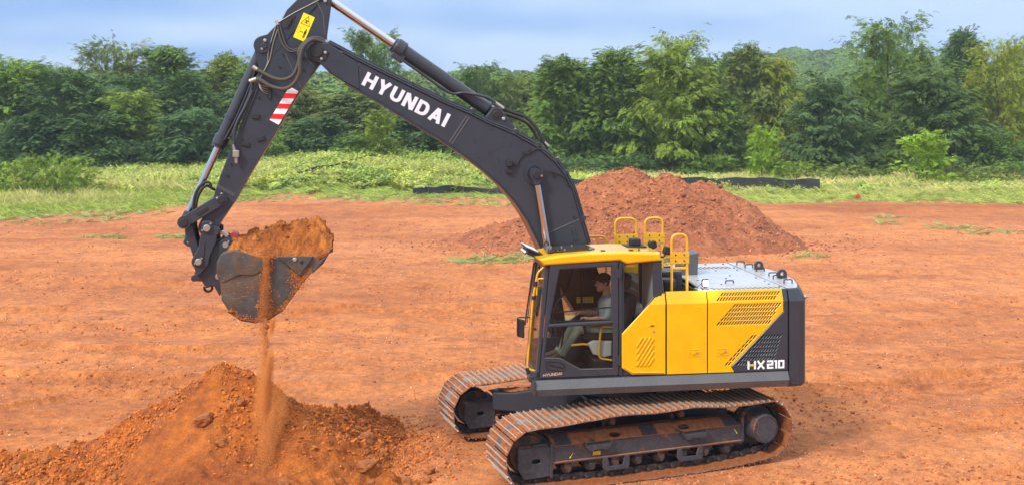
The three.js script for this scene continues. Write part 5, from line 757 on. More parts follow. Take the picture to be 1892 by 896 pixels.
  sub('inner_handle', pipe([[-0.235, 2.04, 1.225], [-0.385, 2.045, 1.2], [-0.415, 1.74, 1.2], [-0.41, 1.6, 1.2], [-0.235, 1.575, 1.225]], 0.015, 0.05), M.rail, cab);
  sub('inner_rail', [cyl([-1.09, 2.255, 1.21], [-0.25, 2.31, 1.21], 0.01, 0.01, 8), box(-1.1, -0.27, 2.125, 2.15, 1.215, 1.25, 0.006), cyl([-0.506, 1.76, ZF + 0.05], [-0.506, 2.87, ZF + 0.05], 0.016, 0.016, 8), tube([[-0.62, 2.85, ZF + 0.06], [-0.7, 2.5, ZF + 0.07], [-0.9, 2.2, ZF + 0.07], [-0.95, 1.8, ZF + 0.07]], 0.014)], M.black, cab);
  decal(cab, 'warning_sticker', [256, 80, (x, w, h) => { x.fillStyle = '#e8c31c'; x.fillRect(0, 0, w, h); x.fillStyle = '#221c06'; x.font = 'bold 30px sans-serif'; for (let r = 0; r < 2; r++) for (let i = 0; i < 9; i++) { const k = (i * 7 + r * 5) % 4; x.fillRect(8 + i * 27, 10 + r * 36, 14 + k * 2, 7); x.fillRect(8 + i * 27, 22 + r * 36, 8 + ((i + r) % 3) * 5, 6); x.fillRect(8 + i * 27 + (k > 1 ? 9 : 0), 10 + r * 36, 6, 18); } }, [-0.575, 2.24, ZF + 0.026], [0.25, 0, 0], [0, 0.085, 0]]);
  sub('blind', [box(0.36, 0.4, 2.2, 2.9, 0.6, 1.15, 0.02), rot(box(0.05, 0.3, 2.12, 2.3, 0.75, 1.0, 0.06), 'z', 0.3, [0.2, 2.2, 0])], M.console, cab);
}
// ---------------------------------------------------------------- yellow hand rails on the deck
{
  const hoop = (name, x0, x1, y0, y1, z, braceY, bolts, label, mid) => {
    const h = U(name, [pipe([[x0, y0, z], [x0, y1, z], [x1, y1, z], [x1, y0, z]], 0.02, 0.11, 12), ...(mid ? [cyl([x0, mid, z], [x1, mid, z], 0.018, 0.018, 10)] : [])], M.rail, label);
    sub('rail_plate', [box(x0 - 0.025, x1 + 0.025, braceY, braceY + 0.075, z + 0.018, z + 0.03, 0.003), box(x0 - 0.025, x1 + 0.025, braceY - 0.085, braceY - 0.006, z + 0.012, z + 0.026, 0.003)], M.rail, h);
    sub('bolts', bolts.flatMap(([fx, dy]) => cyl([lerp(x0, x1, fx), braceY + dy, z + 0.026], [lerp(x0, x1, fx), braceY + dy, z + 0.038], 0.011, 0.011, 8)), M.black, h);
  };
  const b4 = [[0.18, 0.038], [0.55, 0.038], [0.85, 0.038], [0.18, -0.045], [0.55, -0.045], [0.85, -0.045]], b2 = [[0.22, 0.038], [0.78, 0.038], [0.22, -0.045], [0.78, -0.045]];
  hoop('hand_rail', 0.39, 0.74, 2.25, 3.28, -1.1, 2.955, b4, 'yellow hoop rail seen above the middle of the cab roof');
  hoop('hand_rail', 0.885, 1.18, 2.25, 3.28, -1.1, 2.965, b2, 'yellow hoop rail seen above the rear end of the cab roof');
  hoop('hand_rail', 0.66, 0.885, 2.3, 3.285, 1.1, 2.965, b2, 'tallest yellow hoop rail standing behind the cab', 2.81);
  U('hand_rail', pipe([[-0.1, 3.0, -1.1], [0.24, 3.0, -1.1], [0.24, 2.25, -1.1]], 0.02, 0.09, 10), M.rail, 'low yellow rail beside the foot of the boom');
}
// ---------------------------------------------------------------- boom
const outlineTop = [[-3.95, 5.865], [-3.572, 5.665], [-2.995, 5.385], [-2.434, 5.112], [-2.128, 4.985], [-1.876, 4.855], [-1.479, 4.69], [-1.143, 4.5], [-0.87, 4.275], [-0.73, 4.1], [-0.605, 3.87], [-0.475, 3.44], [-0.365, 3.07], [-0.14, 2.35], [-0.1, 1.98]];
const outlineBot = [[-0.3, 1.86], [-0.5, 1.98], [-0.82, 2.5], [-1.055, 3.011], [-1.143, 3.195], [-1.263, 3.434], [-1.447, 3.705], [-1.662, 3.944], [-1.899, 4.158], [-2.136, 4.341], [-2.293, 4.455], [-2.575, 4.64], [-2.964, 4.872], [-3.403, 5.15], [-3.908, 5.435]];
const circ = (cx, cy, r, a0, a1, n) => Array.from({ length: n + 1 }, (_, i) => { const a = lerp(a0, a1, i / n); return [cx + r * Math.cos(a), cy + r * Math.sin(a)]; });
{
  const boom = U('boom', [plate([...outlineTop, ...outlineBot], -0.335, 0.28, 0.008), strip(outlineTop.slice(0, 14), 0.022, -0.36, 0.305), strip(outlineBot.slice(2), 0.022, -0.36, 0.305)], M.charcoal, 'charcoal boom with white lettering');
  const ear = [[-3.72, 5.72], [-4.0, 5.90], [-4.15, 6.0], ...circ(-4.309, 5.876, 0.14, 1.0, 4.2, 12), [-4.25, 5.7], [-4.143, 5.593], [-3.908, 5.44], [-3.7, 5.33]];
  for (const [z0, z1] of [[0.215, 0.292], [-0.347, -0.27]]) sub('boom_tip', plate(ear, z0, z1, 0.01), M.charcoal, boom);
  sub('tip_pin', [pin(-4.309, 5.876, -0.36, 0.318, 0.088), ring(-4.309, 5.876, 0.29, 0.308, 0.05, 0.115), plate([[-4.33, 5.98], [-4.2, 5.93], [-4.13, 5.86], [-4.19, 5.74], [-4.27, 5.76]], 0.29, 0.306, 0.006)], M.black, boom); sub('pin_bolt', [pin(-4.186, 5.86, 0.3, 0.325, 0.022), pin(-4.24, 5.77, 0.3, 0.325, 0.02)], M.steel, boom);
  const seam = (a, b) => { const d = [b[0] - a[0], b[1] - a[1]], l = Math.hypot(...d), n = [-d[1] / l * 0.009, d[0] / l * 0.009]; return plate([[a[0] - n[0], a[1] - n[1]], [b[0] - n[0], b[1] - n[1]], [b[0] + n[0], b[1] + n[1]], [a[0] + n[0], a[1] + n[1]]], 0.276, 0.287, 0.003); };
  sub('weld_seam', [seam([-3.70, 5.71], [-3.84, 5.43]), seam([-2.16, 4.96], [-2.42, 4.57]), seam([-2.12, 4.94], [-2.38, 4.545]), seam([-0.97, 3.235], [-0.50, 3.43])], M.seam, boom);
  sub('cylinder_boss', [ring(-1.167, 4.107, 0.27, 0.292, 0, 0.165, 36), ring(-1.167, 4.107, 0.29, 0.31, 0.11, 0.15, 36), cyl([-1.167, 4.107, -0.43], [-1.167, 4.107, 0.44], 0.06, 0.06, 20)], M.charcoal, boom);
  const L = V(-2.379 + 3.595, 4.983 - 5.603, 0), ang = Math.atan2(-0.6275, 1.21);
  decal(boom, 'lettering', [1024, 220, (x) => letters(x, 'HYUNDAI', 4, 208, 196, 99, 42, '#d9dce4', 22), [-3.692, 5.40, 0.2845], [Math.cos(ang) * 1.375, Math.sin(ang) * 1.375, 0], [-Math.sin(ang) * 0.232, Math.cos(ang) * 0.232, 0]]);
  sub('arm_cylinder_bracket', [0.16, -0.2].map((z) => plate([[-1.95, 4.87], [-1.80, 5.03], ...circ(-1.716, 4.985, 0.095, 2.5, 0.6, 8), [-1.455, 4.80], [-1.29, 4.665], [-1.28, 4.56], [-1.9, 4.8]], z, z + 0.04, 0.008)), M.charcoal, boom);
  sub('bracket_pin', [pin(-1.716, 4.982, -0.22, 0.225, 0.055), ring(-1.716, 4.982, 0.2, 0.215, 0.03, 0.08), ], M.black, boom); sub('pin_bolt', pin(-1.614, 4.912, 0.19, 0.225, 0.026), M.steel, boom);
  // pipes and hoses along the top
  const above = (d, z) => [[-4.16, 5.975], ...outlineTop.slice(0, 13)].map(([x, y], i, a) => { const p = a[Math.max(0, i - 1)], q = a[Math.min(a.length - 1, i + 1)], l = Math.hypot(q[0] - p[0], q[1] - p[1]); return [x - (q[1] - p[1]) / l * d, y + (q[0] - p[0]) / l * d, z]; });
  sub('hydraulic_pipe', [tube(above(0.04, 0.25), 0.018, 60, 7), tube(above(0.042, -0.2), 0.018, 60, 7)], M.charcoal, boom); sub('hydraulic_pipe', [tube(above(0.065, 0.2).slice(0, 13), 0.014, 60, 7), tube(above(0.05, 0.13), 0.02, 60, 7)], M.rubber, boom);
  const clampAt = (i, d) => { const [x, y] = above(0.045, 0)[i]; return box(x - 0.04, x + 0.04, y - 0.035, y + 0.03, 0.1, 0.285, 0.008); };
  sub('pipe_clamp', [3, 5, 7, 8, 9, 10, 12].map((i) => clampAt(i)), M.charcoal, boom); sub('clamp_bolt', [3, 5, 7, 9, 12].map((i) => { const [x, y] = above(0.075, 0)[i]; return cyl([x, y - 0.02, 0.22], [x + 0.01, y + 0.02, 0.22], 0.016, 0.014, 8); }), M.zinc, boom);
  sub('boom_lamp', [box(-1.585, -1.5, 4.215, 4.32, 0.29, 0.36, 0.015), cyl([-1.54, 4.2, 0.3], [-1.545, 4.12, 0.3], 0.016, 0.016, 8), box(-1.59, -1.5, 4.12, 4.17, 0.28, 0.33, 0.008)], M.black, boom); sub('lamp_cable', [tube([[-1.5, 4.25, 0.31], [-1.43, 4.235, 0.295], [-1.39, 4.32, 0.295], [-1.33, 4.385, 0.295], [-1.236, 4.415, 0.295], [-1.13, 4.47, 0.292], [-1.04, 4.46, 0.3]], 0.012, 40, 6), tube([[-1.08, 4.13, 0.34], [-0.96, 4.145, 0.31], [-0.86, 4.12, 0.297], [-0.73, 4.05, 0.297], [-0.66, 3.9, 0.3]], 0.009, 30, 6)], M.rubber, boom);
  sub('cable_clip', [[-1.33, 4.385], [-1.236, 4.415], [-1.43, 4.225], [-0.87, 4.07]].map(([x, y]) => cyl([x, y + 0.03, 0.28], [x, y + 0.03, 0.31], 0.02, 0.02, 8)), M.black, boom);
  sub('pad', [[-1.36, 4.62], [-0.88, 4.07], [-0.57, 3.46]].map(([x, y]) => cyl([x, y, 0.275], [x, y, 0.3], 0.022, 0.02, 8)), M.black, boom); sub('hook_plate', [plate([[-0.63, 3.33], [-0.57, 3.35], [-0.52, 3.14], [-0.575, 3.11]], 0.278, 0.292, 0.003), plate([[-0.60, 3.28], [-0.58, 3.29], [-0.55, 3.18], [-0.57, 3.17]], 0.29, 0.3, 0.003)], M.charcoal, boom);
}
// hydraulic cylinders: barrel with collars, and the bright rod as a sub-part
function ram(name, a, b, split, R, r, z, label, sleeves = true) {
  const A = V(a[0], a[1], z), B = V(b[0], b[1], z), L = A.distanceTo(B), s = split;
  const c = U(name, [turned(A.toArray(), B.toArray(), [[0.02, 0.03], [0.1, R * 0.8], [0.13, R], [s - 0.16, R], [s - 0.15, R * 1.28], [s - 0.02, R * 1.28], [s, R * 1.12], [s + 0.03, R * 1.1], [s + 0.035, r]], 28), cyl([a[0], a[1], z - 0.09], [a[0], a[1], z + 0.09], R * 1.05, R * 1.05, 20)], M.charcoal, label);
  sub('piston_rod', turned(A.toArray(), B.toArray(), [[s, r], [L - 0.09, r]], 24), M.chrome, c); sub('rod_eye', [cyl([b[0], b[1], z - 0.075], [b[0], b[1], z + 0.075], r * 1.7, r * 1.7, 20), turned(A.toArray(), B.toArray(), [[L - 0.16, r], [L - 0.14, r * 1.3], [L - 0.05, r * 1.3]], 18)], M.charcoal, c);
  return c;
}
{
  const ac = ram('arm_cylinder', [-1.716, 4.982], [-4.235, 6.705], 1.78, 0.102, 0.062, -0.02, 'charcoal arm cylinder above the boom with chrome rod');
  const d = V(-4.235 + 1.716, 6.705 - 4.982, 0).normalize(), n = V(-d.y * -1, -d.x, 0).normalize(); const q = (t, o, z) => [-1.716 + d.x * t + d.y * o, 4.982 + d.y * t - d.x * o, z];
  sub('cylinder_cap', [box(-0.1, 0.1, 0.04, 0.16, -0.09, 0.09, 0.015).rotateZ(Math.atan2(d.y, d.x)).translate(-1.716 + d.x * 1.68 + d.y * 0.03, 4.982 + d.y * 1.68 - d.x * 0.03 * -1, -0.02)], M.charcoal, ac);
  sub('cylinder_pipe', tube([q(1.62, -0.12, 0.05), q(1.3, -0.125, 0.06), q(0.75, -0.125, 0.07), [-2.178, 5.291, 0.12], [-1.875, 5.235, 0.13], [-1.72, 5.15, 0.13]], 0.02, 40, 8), M.charcoal, ac);
  sub('hose_fitting', [cyl([-1.74, 5.155, 0.1], [-1.6, 5.06, 0.1], 0.03, 0.03, 10), cyl([-1.76, 5.09, 0.02], [-1.65, 5.0, 0.06], 0.026, 0.026, 10), cyl([-0.99, 4.56, 0.1], [-0.93, 4.5, 0.1], 0.026, 0.026, 8)], M.zinc, ac);
  sub('hose', [tube([[-1.6, 5.06, 0.1], [-1.45, 5.0, 0.1], [-1.264, 4.93, 0.1], [-1.11, 4.776, 0.1], [-1.0, 4.57, 0.1], [-0.93, 4.47, 0.1]], 0.026, 40, 9), tube([[-1.65, 5.0, -0.05], [-1.4, 4.93, -0.05], [-1.2, 4.82, -0.05], [-1.05, 4.6, -0.05]], 0.024, 30, 8)], M.rubber, ac);
  const bc = ram('bucket_cylinder', [-5.062, 5.965], [-6.165, 3.46], 1.56, 0.085, 0.05, 0.0, 'charcoal bucket cylinder in front of the arm with chrome rod');
  sub('cylinder_pipe', [tube([[-5.17, 5.63, 0.12], [-5.24, 5.4, 0.11], [-5.44, 4.93, 0.1], [-5.6, 4.62, 0.1]], 0.016, 24, 7), tube([[-5.2, 5.45, 0.2], [-5.23, 5.3, 0.2], [-5.35, 4.98, 0.2], [-5.44, 4.8, 0.2]], 0.022, 24, 8)], M.charcoal, bc);
  sub('cylinder_band', [[1.1, 0.1], [0.55, 0.095]].map(([t, r]) => { const e = V(-1.103, -2.505, 0).normalize(); return cyl([-5.062 + e.x * t, 5.965 + e.y * t, 0], [-5.062 + e.x * (t + 0.045), 5.965 + e.y * (t + 0.045), 0], r, r, 20); }), M.charcoal, bc);
  for (const z of [0.365, -0.42]) { const c = ram('boom_cylinder', [-0.74, 1.55], [-1.167, 4.107], 1.25, 0.085, 0.055, z, z > 0 ? 'near boom lift cylinder with long chrome rod' : 'far boom lift cylinder'); sub('pin_cap', pin(-1.167, 4.107, z + 0.03, z + 0.1, 0.062), M.black, c); sub('grease_bolt', cyl([-1.09, 4.09, z + 0.05], [-1.09, 4.09, z + 0.085], 0.016, 0.016, 8), M.zinc, c); }
}
// ---------------------------------------------------------------- arm
const armPts = [[-4.1, 6.61], [-4.12, 6.76], ...circ(-4.235, 6.705, 0.125, 0.3, 2.2, 8), [-4.46, 6.74], [-4.592, 6.609], [-4.728, 6.469], [-4.8, 6.33], [-4.885, 6.245], [-5.0, 6.12], ...circ(-5.062, 5.965, 0.13, 1.9, 3.6, 8), [-5.11, 5.6], [-5.186, 5.316], [-5.491, 4.53], [-5.636, 4.158], [-5.735, 3.846], ...circ(-5.822, 3.395, 0.13, 2.6, 5.6, 8), [-5.647, 3.465], [-5.432, 3.789], [-5.223, 4.169], [-4.957, 4.603], [-4.555, 5.294], [-4.275, 5.687], [-4.19, 5.8], [-4.165, 6.121]];
{
  const arm = U('arm', [plate(armPts, -0.19, 0.19, 0.01), strip([[-4.165, 6.1], [-4.2, 5.8], [-4.285, 5.687], [-4.555, 5.286], [-4.957, 4.595], [-5.223, 4.161], [-5.432, 3.781], [-5.62, 3.5]], -0.02, -0.205, 0.205)], M.charcoal, 'charcoal arm with red and white striped band and yellow warning plate');
  const wedge = (pts) => pts.slice(1).map((b, i) => { const a = pts[i], d = [b[0] - a[0], b[1] - a[1]], l = Math.hypot(...d), n = [-d[1] / l * 0.008, d[0] / l * 0.008]; return plate([[a[0] - n[0], a[1] - n[1]], [b[0] - n[0], b[1] - n[1]], [b[0] + n[0], b[1] + n[1]], [a[0] + n[0], a[1] + n[1]]], 0.187, 0.197, 0.002); });
  sub('weld_seam', [wedge([[-4.31, 6.6], [-4.22, 6.42], [-4.19, 6.12]]), wedge([[-4.75, 5.85], [-4.64, 5.6], [-4.53, 5.36]]), wedge([[-4.47, 5.86], [-4.44, 5.76], [-4.33, 5.66]]), wedge([[-5.7, 3.97], [-5.45, 3.83]]), wedge([[-5.69, 3.99], [-5.44, 3.85]])].flat(2), M.seam, arm);
  sub('pin_boss', [ring(-5.062, 5.965, 0.185, 0.215, 0, 0.11), pin(-5.043, 5.954, 0.2, 0.23, 0.045), ring(-4.235, 6.705, 0.185, 0.21, 0, 0.09)], M.charcoal, arm); sub('pin_bolt', [pin(-4.19, 6.6, 0.2, 0.225, 0.024), pin(-5.03, 6.03, 0.21, 0.235, 0.025), pin(-5.07, 5.91, 0.21, 0.23, 0.018)], M.steel, arm);
  sub('pad', [[-5.157, 4.954, -0.1], [-5.085, 4.64, 0.3], [-5.298, 4.564, -0.25]].map(([x, y, a]) => rot(box(x - 0.055, x + 0.055, y - 0.033, y + 0.033, 0.186, 0.215, 0.008), 'z', a, [x, y, 0])), M.black, arm); sub('stud', [[-4.83, 5.66], [-4.5, 5.62], [-5.12, 5.22], [-5.35, 4.63], [-5.5, 4.28], [-5.55, 4.12], [-4.78, 5.83]].map(([x, y]) => cyl([x, y, 0.186], [x, y, 0.21], 0.018, 0.016, 8)), M.black, arm);
  sub('hook_plate', [plate([[-4.70, 6.37], [-4.60, 6.39], [-4.70, 6.19], [-4.765, 6.2]], 0.186, 0.2, 0.003), plate([[-4.67, 6.34], [-4.65, 6.34], [-4.71, 6.22], [-4.73, 6.22]], 0.198, 0.212, 0.003)], M.black, arm);
  decal(arm, 'striped_band', [128, 352, (x, w, h) => { x.fillStyle = '#f2f0f0'; x.fillRect(0, 0, w, h); x.fillStyle = '#e01414'; for (let i = 0; i < 4; i++) { const y = 52 + i * 108; x.beginPath(); x.moveTo(0, y + 20); x.lineTo(w, y - 30); x.lineTo(w, y + 24); x.lineTo(0, y + 74); x.closePath(); x.fill(); } }, [-4.969, 4.905, 0.1935], [0.135, -0.075, 0], [0.278, 0.475, 0]], 'red and white reflective band');
  decal(arm, 'warning_sticker', [128, 256, (x, w, h) => { x.fillStyle = '#f7dd08'; x.beginPath(); x.roundRect(0, 0, w, h, 8); x.fill(); x.strokeStyle = '#14120a'; x.fillStyle = '#14120a'; x.lineWidth = 5; x.beginPath(); x.moveTo(64, 16); x.lineTo(112, 104); x.lineTo(16, 104); x.closePath(); x.stroke(); x.fillRect(48, 56, 40, 8); x.fillRect(56, 66, 10, 10); x.fillRect(48, 80, 34, 7); x.beginPath(); x.arc(70, 72, 7, 0, 6.3); x.fill(); x.lineWidth = 2; x.strokeRect(12, 140, 26, 56); x.lineWidth = 5; x.beginPath(); x.moveTo(46, 178); x.lineTo(72, 178); x.stroke(); x.beginPath(); x.moveTo(42, 178); x.lineTo(52, 170); x.lineTo(52, 186); x.fill(); x.beginPath(); x.moveTo(78, 178); x.lineTo(68, 170); x.lineTo(68, 186); x.fill(); x.beginPath(); x.arc(98, 146, 8, 0, 6.3); x.fill(); x.fillRect(86, 156, 24, 34); x.fillRect(88, 190, 9, 36); x.fillRect(100, 190, 9, 36); }, [-4.640, 6.083, 0.1935], [0.158, -0.068, 0], [0.148, 0.35, 0]], 'yellow warning plate with pictograms');
  sub('hose', [tube([[-5.176, 5.642, 0.25], [-5.083, 5.588, 0.27], [-4.897, 5.493, 0.3], [-4.737, 5.48, 0.32], [-4.616, 5.562, 0.34], [-4.549, 5.754, 0.36], [-4.545, 5.89, 0.37], [-4.442, 6.028, 0.35], [-4.307, 6.07, 0.28], [-4.17, 6.016, 0.22], [-4.0, 5.92, 0.2]], 0.025, 70, 9)], M.hose, arm, 'braided hose looping over the arm joint'); sub('hose', [tube([[-5.212, 5.464, 0.25], [-5.107, 5.478, 0.28], [-4.948, 5.384, 0.31], [-4.761, 5.343, 0.34], [-4.628, 5.412, 0.37], [-4.545, 5.562, 0.4], [-4.534, 5.78, 0.41], [-4.484, 5.944, 0.4], [-4.36, 6.04, 0.33], [-4.2, 6.0, 0.25], [-4.02, 5.89, 0.23]], 0.027, 70, 9)], M.hose, arm, 'lower braided hose looping over the arm joint');
  sub('thin_hose', [tube([[-4.859, 6.286, 0.22], [-4.83, 6.109, 0.23], [-4.779, 5.973, 0.24], [-4.685, 5.878, 0.26], [-4.578, 5.885, 0.28], [-4.52, 5.93, 0.3]], 0.012, 40, 7), tube([[-4.83, 6.29, 0.22], [-4.79, 6.12, 0.23], [-4.73, 5.96, 0.24], [-4.64, 5.9, 0.26], [-4.56, 5.92, 0.28]], 0.011, 40, 7)], M.hose, arm);
  sub('grease_line', [tube([[-4.86, 6.28, 0.2], [-4.62, 6.43, 0.198], [-4.36, 6.57, 0.198], [-4.2, 6.66, 0.198]], 0.006, 20, 5), tube([[-4.84, 6.24, 0.2], [-4.92, 5.98, 0.2], [-4.97, 5.75, 0.2], [-5.07, 5.55, 0.2]], 0.007, 24, 5), tube([[-4.88, 6.24, 0.2], [-4.98, 5.9, 0.2], [-5.0, 5.7, 0.2], [-5.1, 5.5, 0.2]], 0.007, 24, 5), ...[0, 1, 2, 3].map((i) => tube([[-5.12, 5.46 - i * 0.02, 0.22], [-5.09 + i * 0.01, 5.4 - i * 0.03, 0.25], [-4.98, 5.37 - i * 0.035, 0.2]], 0.006, 14, 5))], M.zinc, arm);
  sub('grease_block', [box(-4.985, -4.94, 5.2, 5.38, 0.186, 0.215, 0.006)], M.black, arm); sub('hose_fitting', [cyl([-5.19, 5.655, 0.24], [-5.13, 5.615, 0.26], 0.032, 0.03, 10), cyl([-5.235, 5.45, 0.24], [-5.14, 5.485, 0.27], 0.034, 0.032, 10), cyl([-4.2, 6.02, 0.23], [-4.1, 5.97, 0.2], 0.034, 0.032, 10), cyl([-4.875, 6.31, 0.21], [-4.85, 6.25, 0.225], 0.022, 0.02, 8)], M.zinc, arm);
  sub('stop_valve', [box(-5.47, -5.38, 4.38, 4.48, 0.2, 0.29, 0.012), cyl([-5.425, 4.39, 0.245], [-5.42, 4.3, 0.245], 0.028, 0.024, 10), cyl([-5.44, 4.45, 0.25], [-5.46, 4.56, 0.25], 0.024, 0.024, 10)], M.zinc, arm); sub('valve_pipe', [tube([[-5.445, 4.5, 0.25], [-5.455, 4.7, 0.25], [-5.41, 4.88, 0.24], [-5.3, 5.1, 0.22], [-5.2, 5.32, 0.21]], 0.022, 30, 8), tube([[-5.36, 4.75, 0.2], [-5.27, 5.0, 0.2], [-5.13, 5.35, 0.2]], 0.012, 20, 6)], M.charcoal, arm);
  sub('coupler_hose', [tube([[-5.76, 3.93, 0.21], [-5.8, 4.03, 0.22], [-5.9, 4.0, 0.22], [-5.99, 3.85, 0.2], [-6.02, 3.6, 0.16], [-6.0, 3.3, 0.1], [-5.95, 3.05, 0.05]], 0.02, 40, 8), tube([[-5.76, 3.9, -0.1], [-5.86, 3.97, 0.1], [-5.97, 3.8, 0.1], [-6.0, 3.5, 0.08], [-5.96, 3.2, 0.02]], 0.02, 40, 8)], M.rubber, arm);
  // tipping linkage
  const link = (a, b, r, w, z0, z1) => { const t = Math.atan2(b[1] - a[1], b[0] - a[0]), n = t + Math.PI / 2; return plate([...circ(...a, r, n, n + Math.PI, 8), ...circ(...b, r, n + Math.PI, n + 2 * Math.PI, 8)], z0, z1, 0.008); };
  const guide = U('guide_link', [[0.215, 0.262], [-0.262, -0.215]].map(([a, b]) => link([-6.135, 3.478], [-5.626, 3.79], 0.078, 0, a, b)), M.charcoal); sub('pin_cap', [pin(-5.626, 3.79, 0.255, 0.295, 0.055), pin(-6.135, 3.478, -0.27, 0.29, 0.06)], M.black, guide); sub('pin_collar', [ring(-5.626, 3.79, 0.258, 0.275, 0.05, 0.08), ring(-6.135, 3.478, 0.258, 0.275, 0.05, 0.088)], M.charcoal, guide); sub('pin_bolt', [pin(-5.68, 3.81, 0.26, 0.285, 0.018), pin(-5.63, 3.865, 0.195, 0.21, 0.016)], M.steel, guide); sub('link_slot', [rot(box(-5.97, -5.80, 3.602, 3.655, 0.258, 0.272, 0.004), 'z', 0.545, [-5.885, 3.63, 0])], M.black, guide);
  U('bucket_link', [[0.13, 0.18], [-0.18, -0.13]].map(([a, b]) => plate([[-6.199, 3.528], [-6.081, 3.52], [-6.015, 3.376], [-5.963, 3.171], [-5.90, 3.0], [-5.96, 2.88], [-6.015, 2.96], [-6.06, 3.12], [-6.12, 3.145], [-6.16, 3.19], [-6.13, 3.26], [-6.133, 3.391], [-6.212, 3.433]], a, b, 0.008, [circ(-6.1, 3.19, 0.022, 6.2832, 0, 10).slice(0, 10)])).concat([cyl([-5.94, 2.93, -0.2], [-5.94, 2.93, 0.2], 0.06, 0.06, 16), box(-6.1, -6.0, 3.2, 3.45, -0.14, 0.14, 0.02)]), M.charcoal);
  // quick coupler
  const coup = U('quick_coupler', [[0.2, 0.265], [-0.265, -0.2]].flatMap(([a, b]) => [plate([...circ(-5.821, 3.395, 0.105, 2.4, 0.3, 8), [-5.65, 3.379], [-5.65, 3.31], [-5.69, 3.28], [-5.69, 3.203], [-5.782, 2.989], [-5.795, 2.881], [-5.952, 2.715], ...circ(-5.934, 2.93, 0.1, 4.0, 2.6, 5), [-5.939, 3.127], [-5.913, 3.289]], a, b, 0.012)]), M.charcoal);
  sub('coupler_cheek', [[0.15, 0.199], [-0.199, -0.15]].map(([a, b]) => plate([[-5.80, 3.0], [-5.69, 3.18], [-5.644, 3.25], [-5.564, 3.275], [-5.46, 3.2], [-5.379, 3.108], [-5.445, 3.055], [-5.6, 3.02], [-5.67, 2.9], [-5.65, 2.7], [-5.6, 2.6], [-5.61, 2.48], [-5.66, 2.433], [-5.736, 2.572], [-5.842, 2.547], [-5.90, 2.643], ...circ(-6.0, 2.69, 0.05, 5.2, 1.6, 6), [-5.93, 2.74]], a, b, 0.01)), M.charcoal, coup);
  sub('coupler_body', [box(-5.86, -5.6, 2.68, 3.2, -0.15, 0.15, 0.03), plate([[-5.9, 3.05], [-5.87, 3.2], [-5.85, 3.2], [-5.855, 3.02], [-5.88, 2.99]], 0.26, 0.278, 0.004)], M.charcoal, coup);
  sub('lift_hook', new THREE.TorusGeometry(0.055, 0.018, 8, 18, 4.3).rotateZ(2.9).translate(-5.83, 2.53, 0.05), M.charcoal, coup);
  const bosses = [[-5.821, 3.395, 0.262, 0.05, 0.075], [-5.934, 2.93, 0.262, 0.048, 0.07], [-5.571, 3.152, 0.197, 0.048, 0.08], [-5.669, 2.71, 0.197, 0.044, 0.05]];
  sub('pin_collar', bosses.map(([x, y, z, r, R]) => ring(x, y, z, z + 0.018, r * 0.6, R)), M.charcoal, coup); sub('coupler_pin', bosses.map(([x, y, z, r]) => pin(x, y, -z - 0.02, z + 0.05, r)), M.zinc, coup, 'bare steel pin ends'); sub('pin_bolt', [[-5.77, 3.46], [-5.88, 3.37], [-5.89, 2.98], [-5.98, 2.91], [-5.53, 3.2]].map(([x, y]) => cyl([x, y, 0.19], [x, y, 0.3], 0.016, 0.014, 8)), M.zinc, coup);
  sub('coupler_jaw', [plate([[-5.68, 3.33], [-5.6, 3.27], [-5.56, 3.24], [-5.53, 3.28], [-5.6, 3.35]], 0.12, 0.2, 0.01)], M.zinc, coup); sub('red_seal', cyl([-5.47, 3.25, -0.1], [-5.47, 3.25, 0.12], 0.06, 0.06, 14), std({ color: rgb(0.35, 0.03, 0.02), roughness: 0.5 }), coup);
}
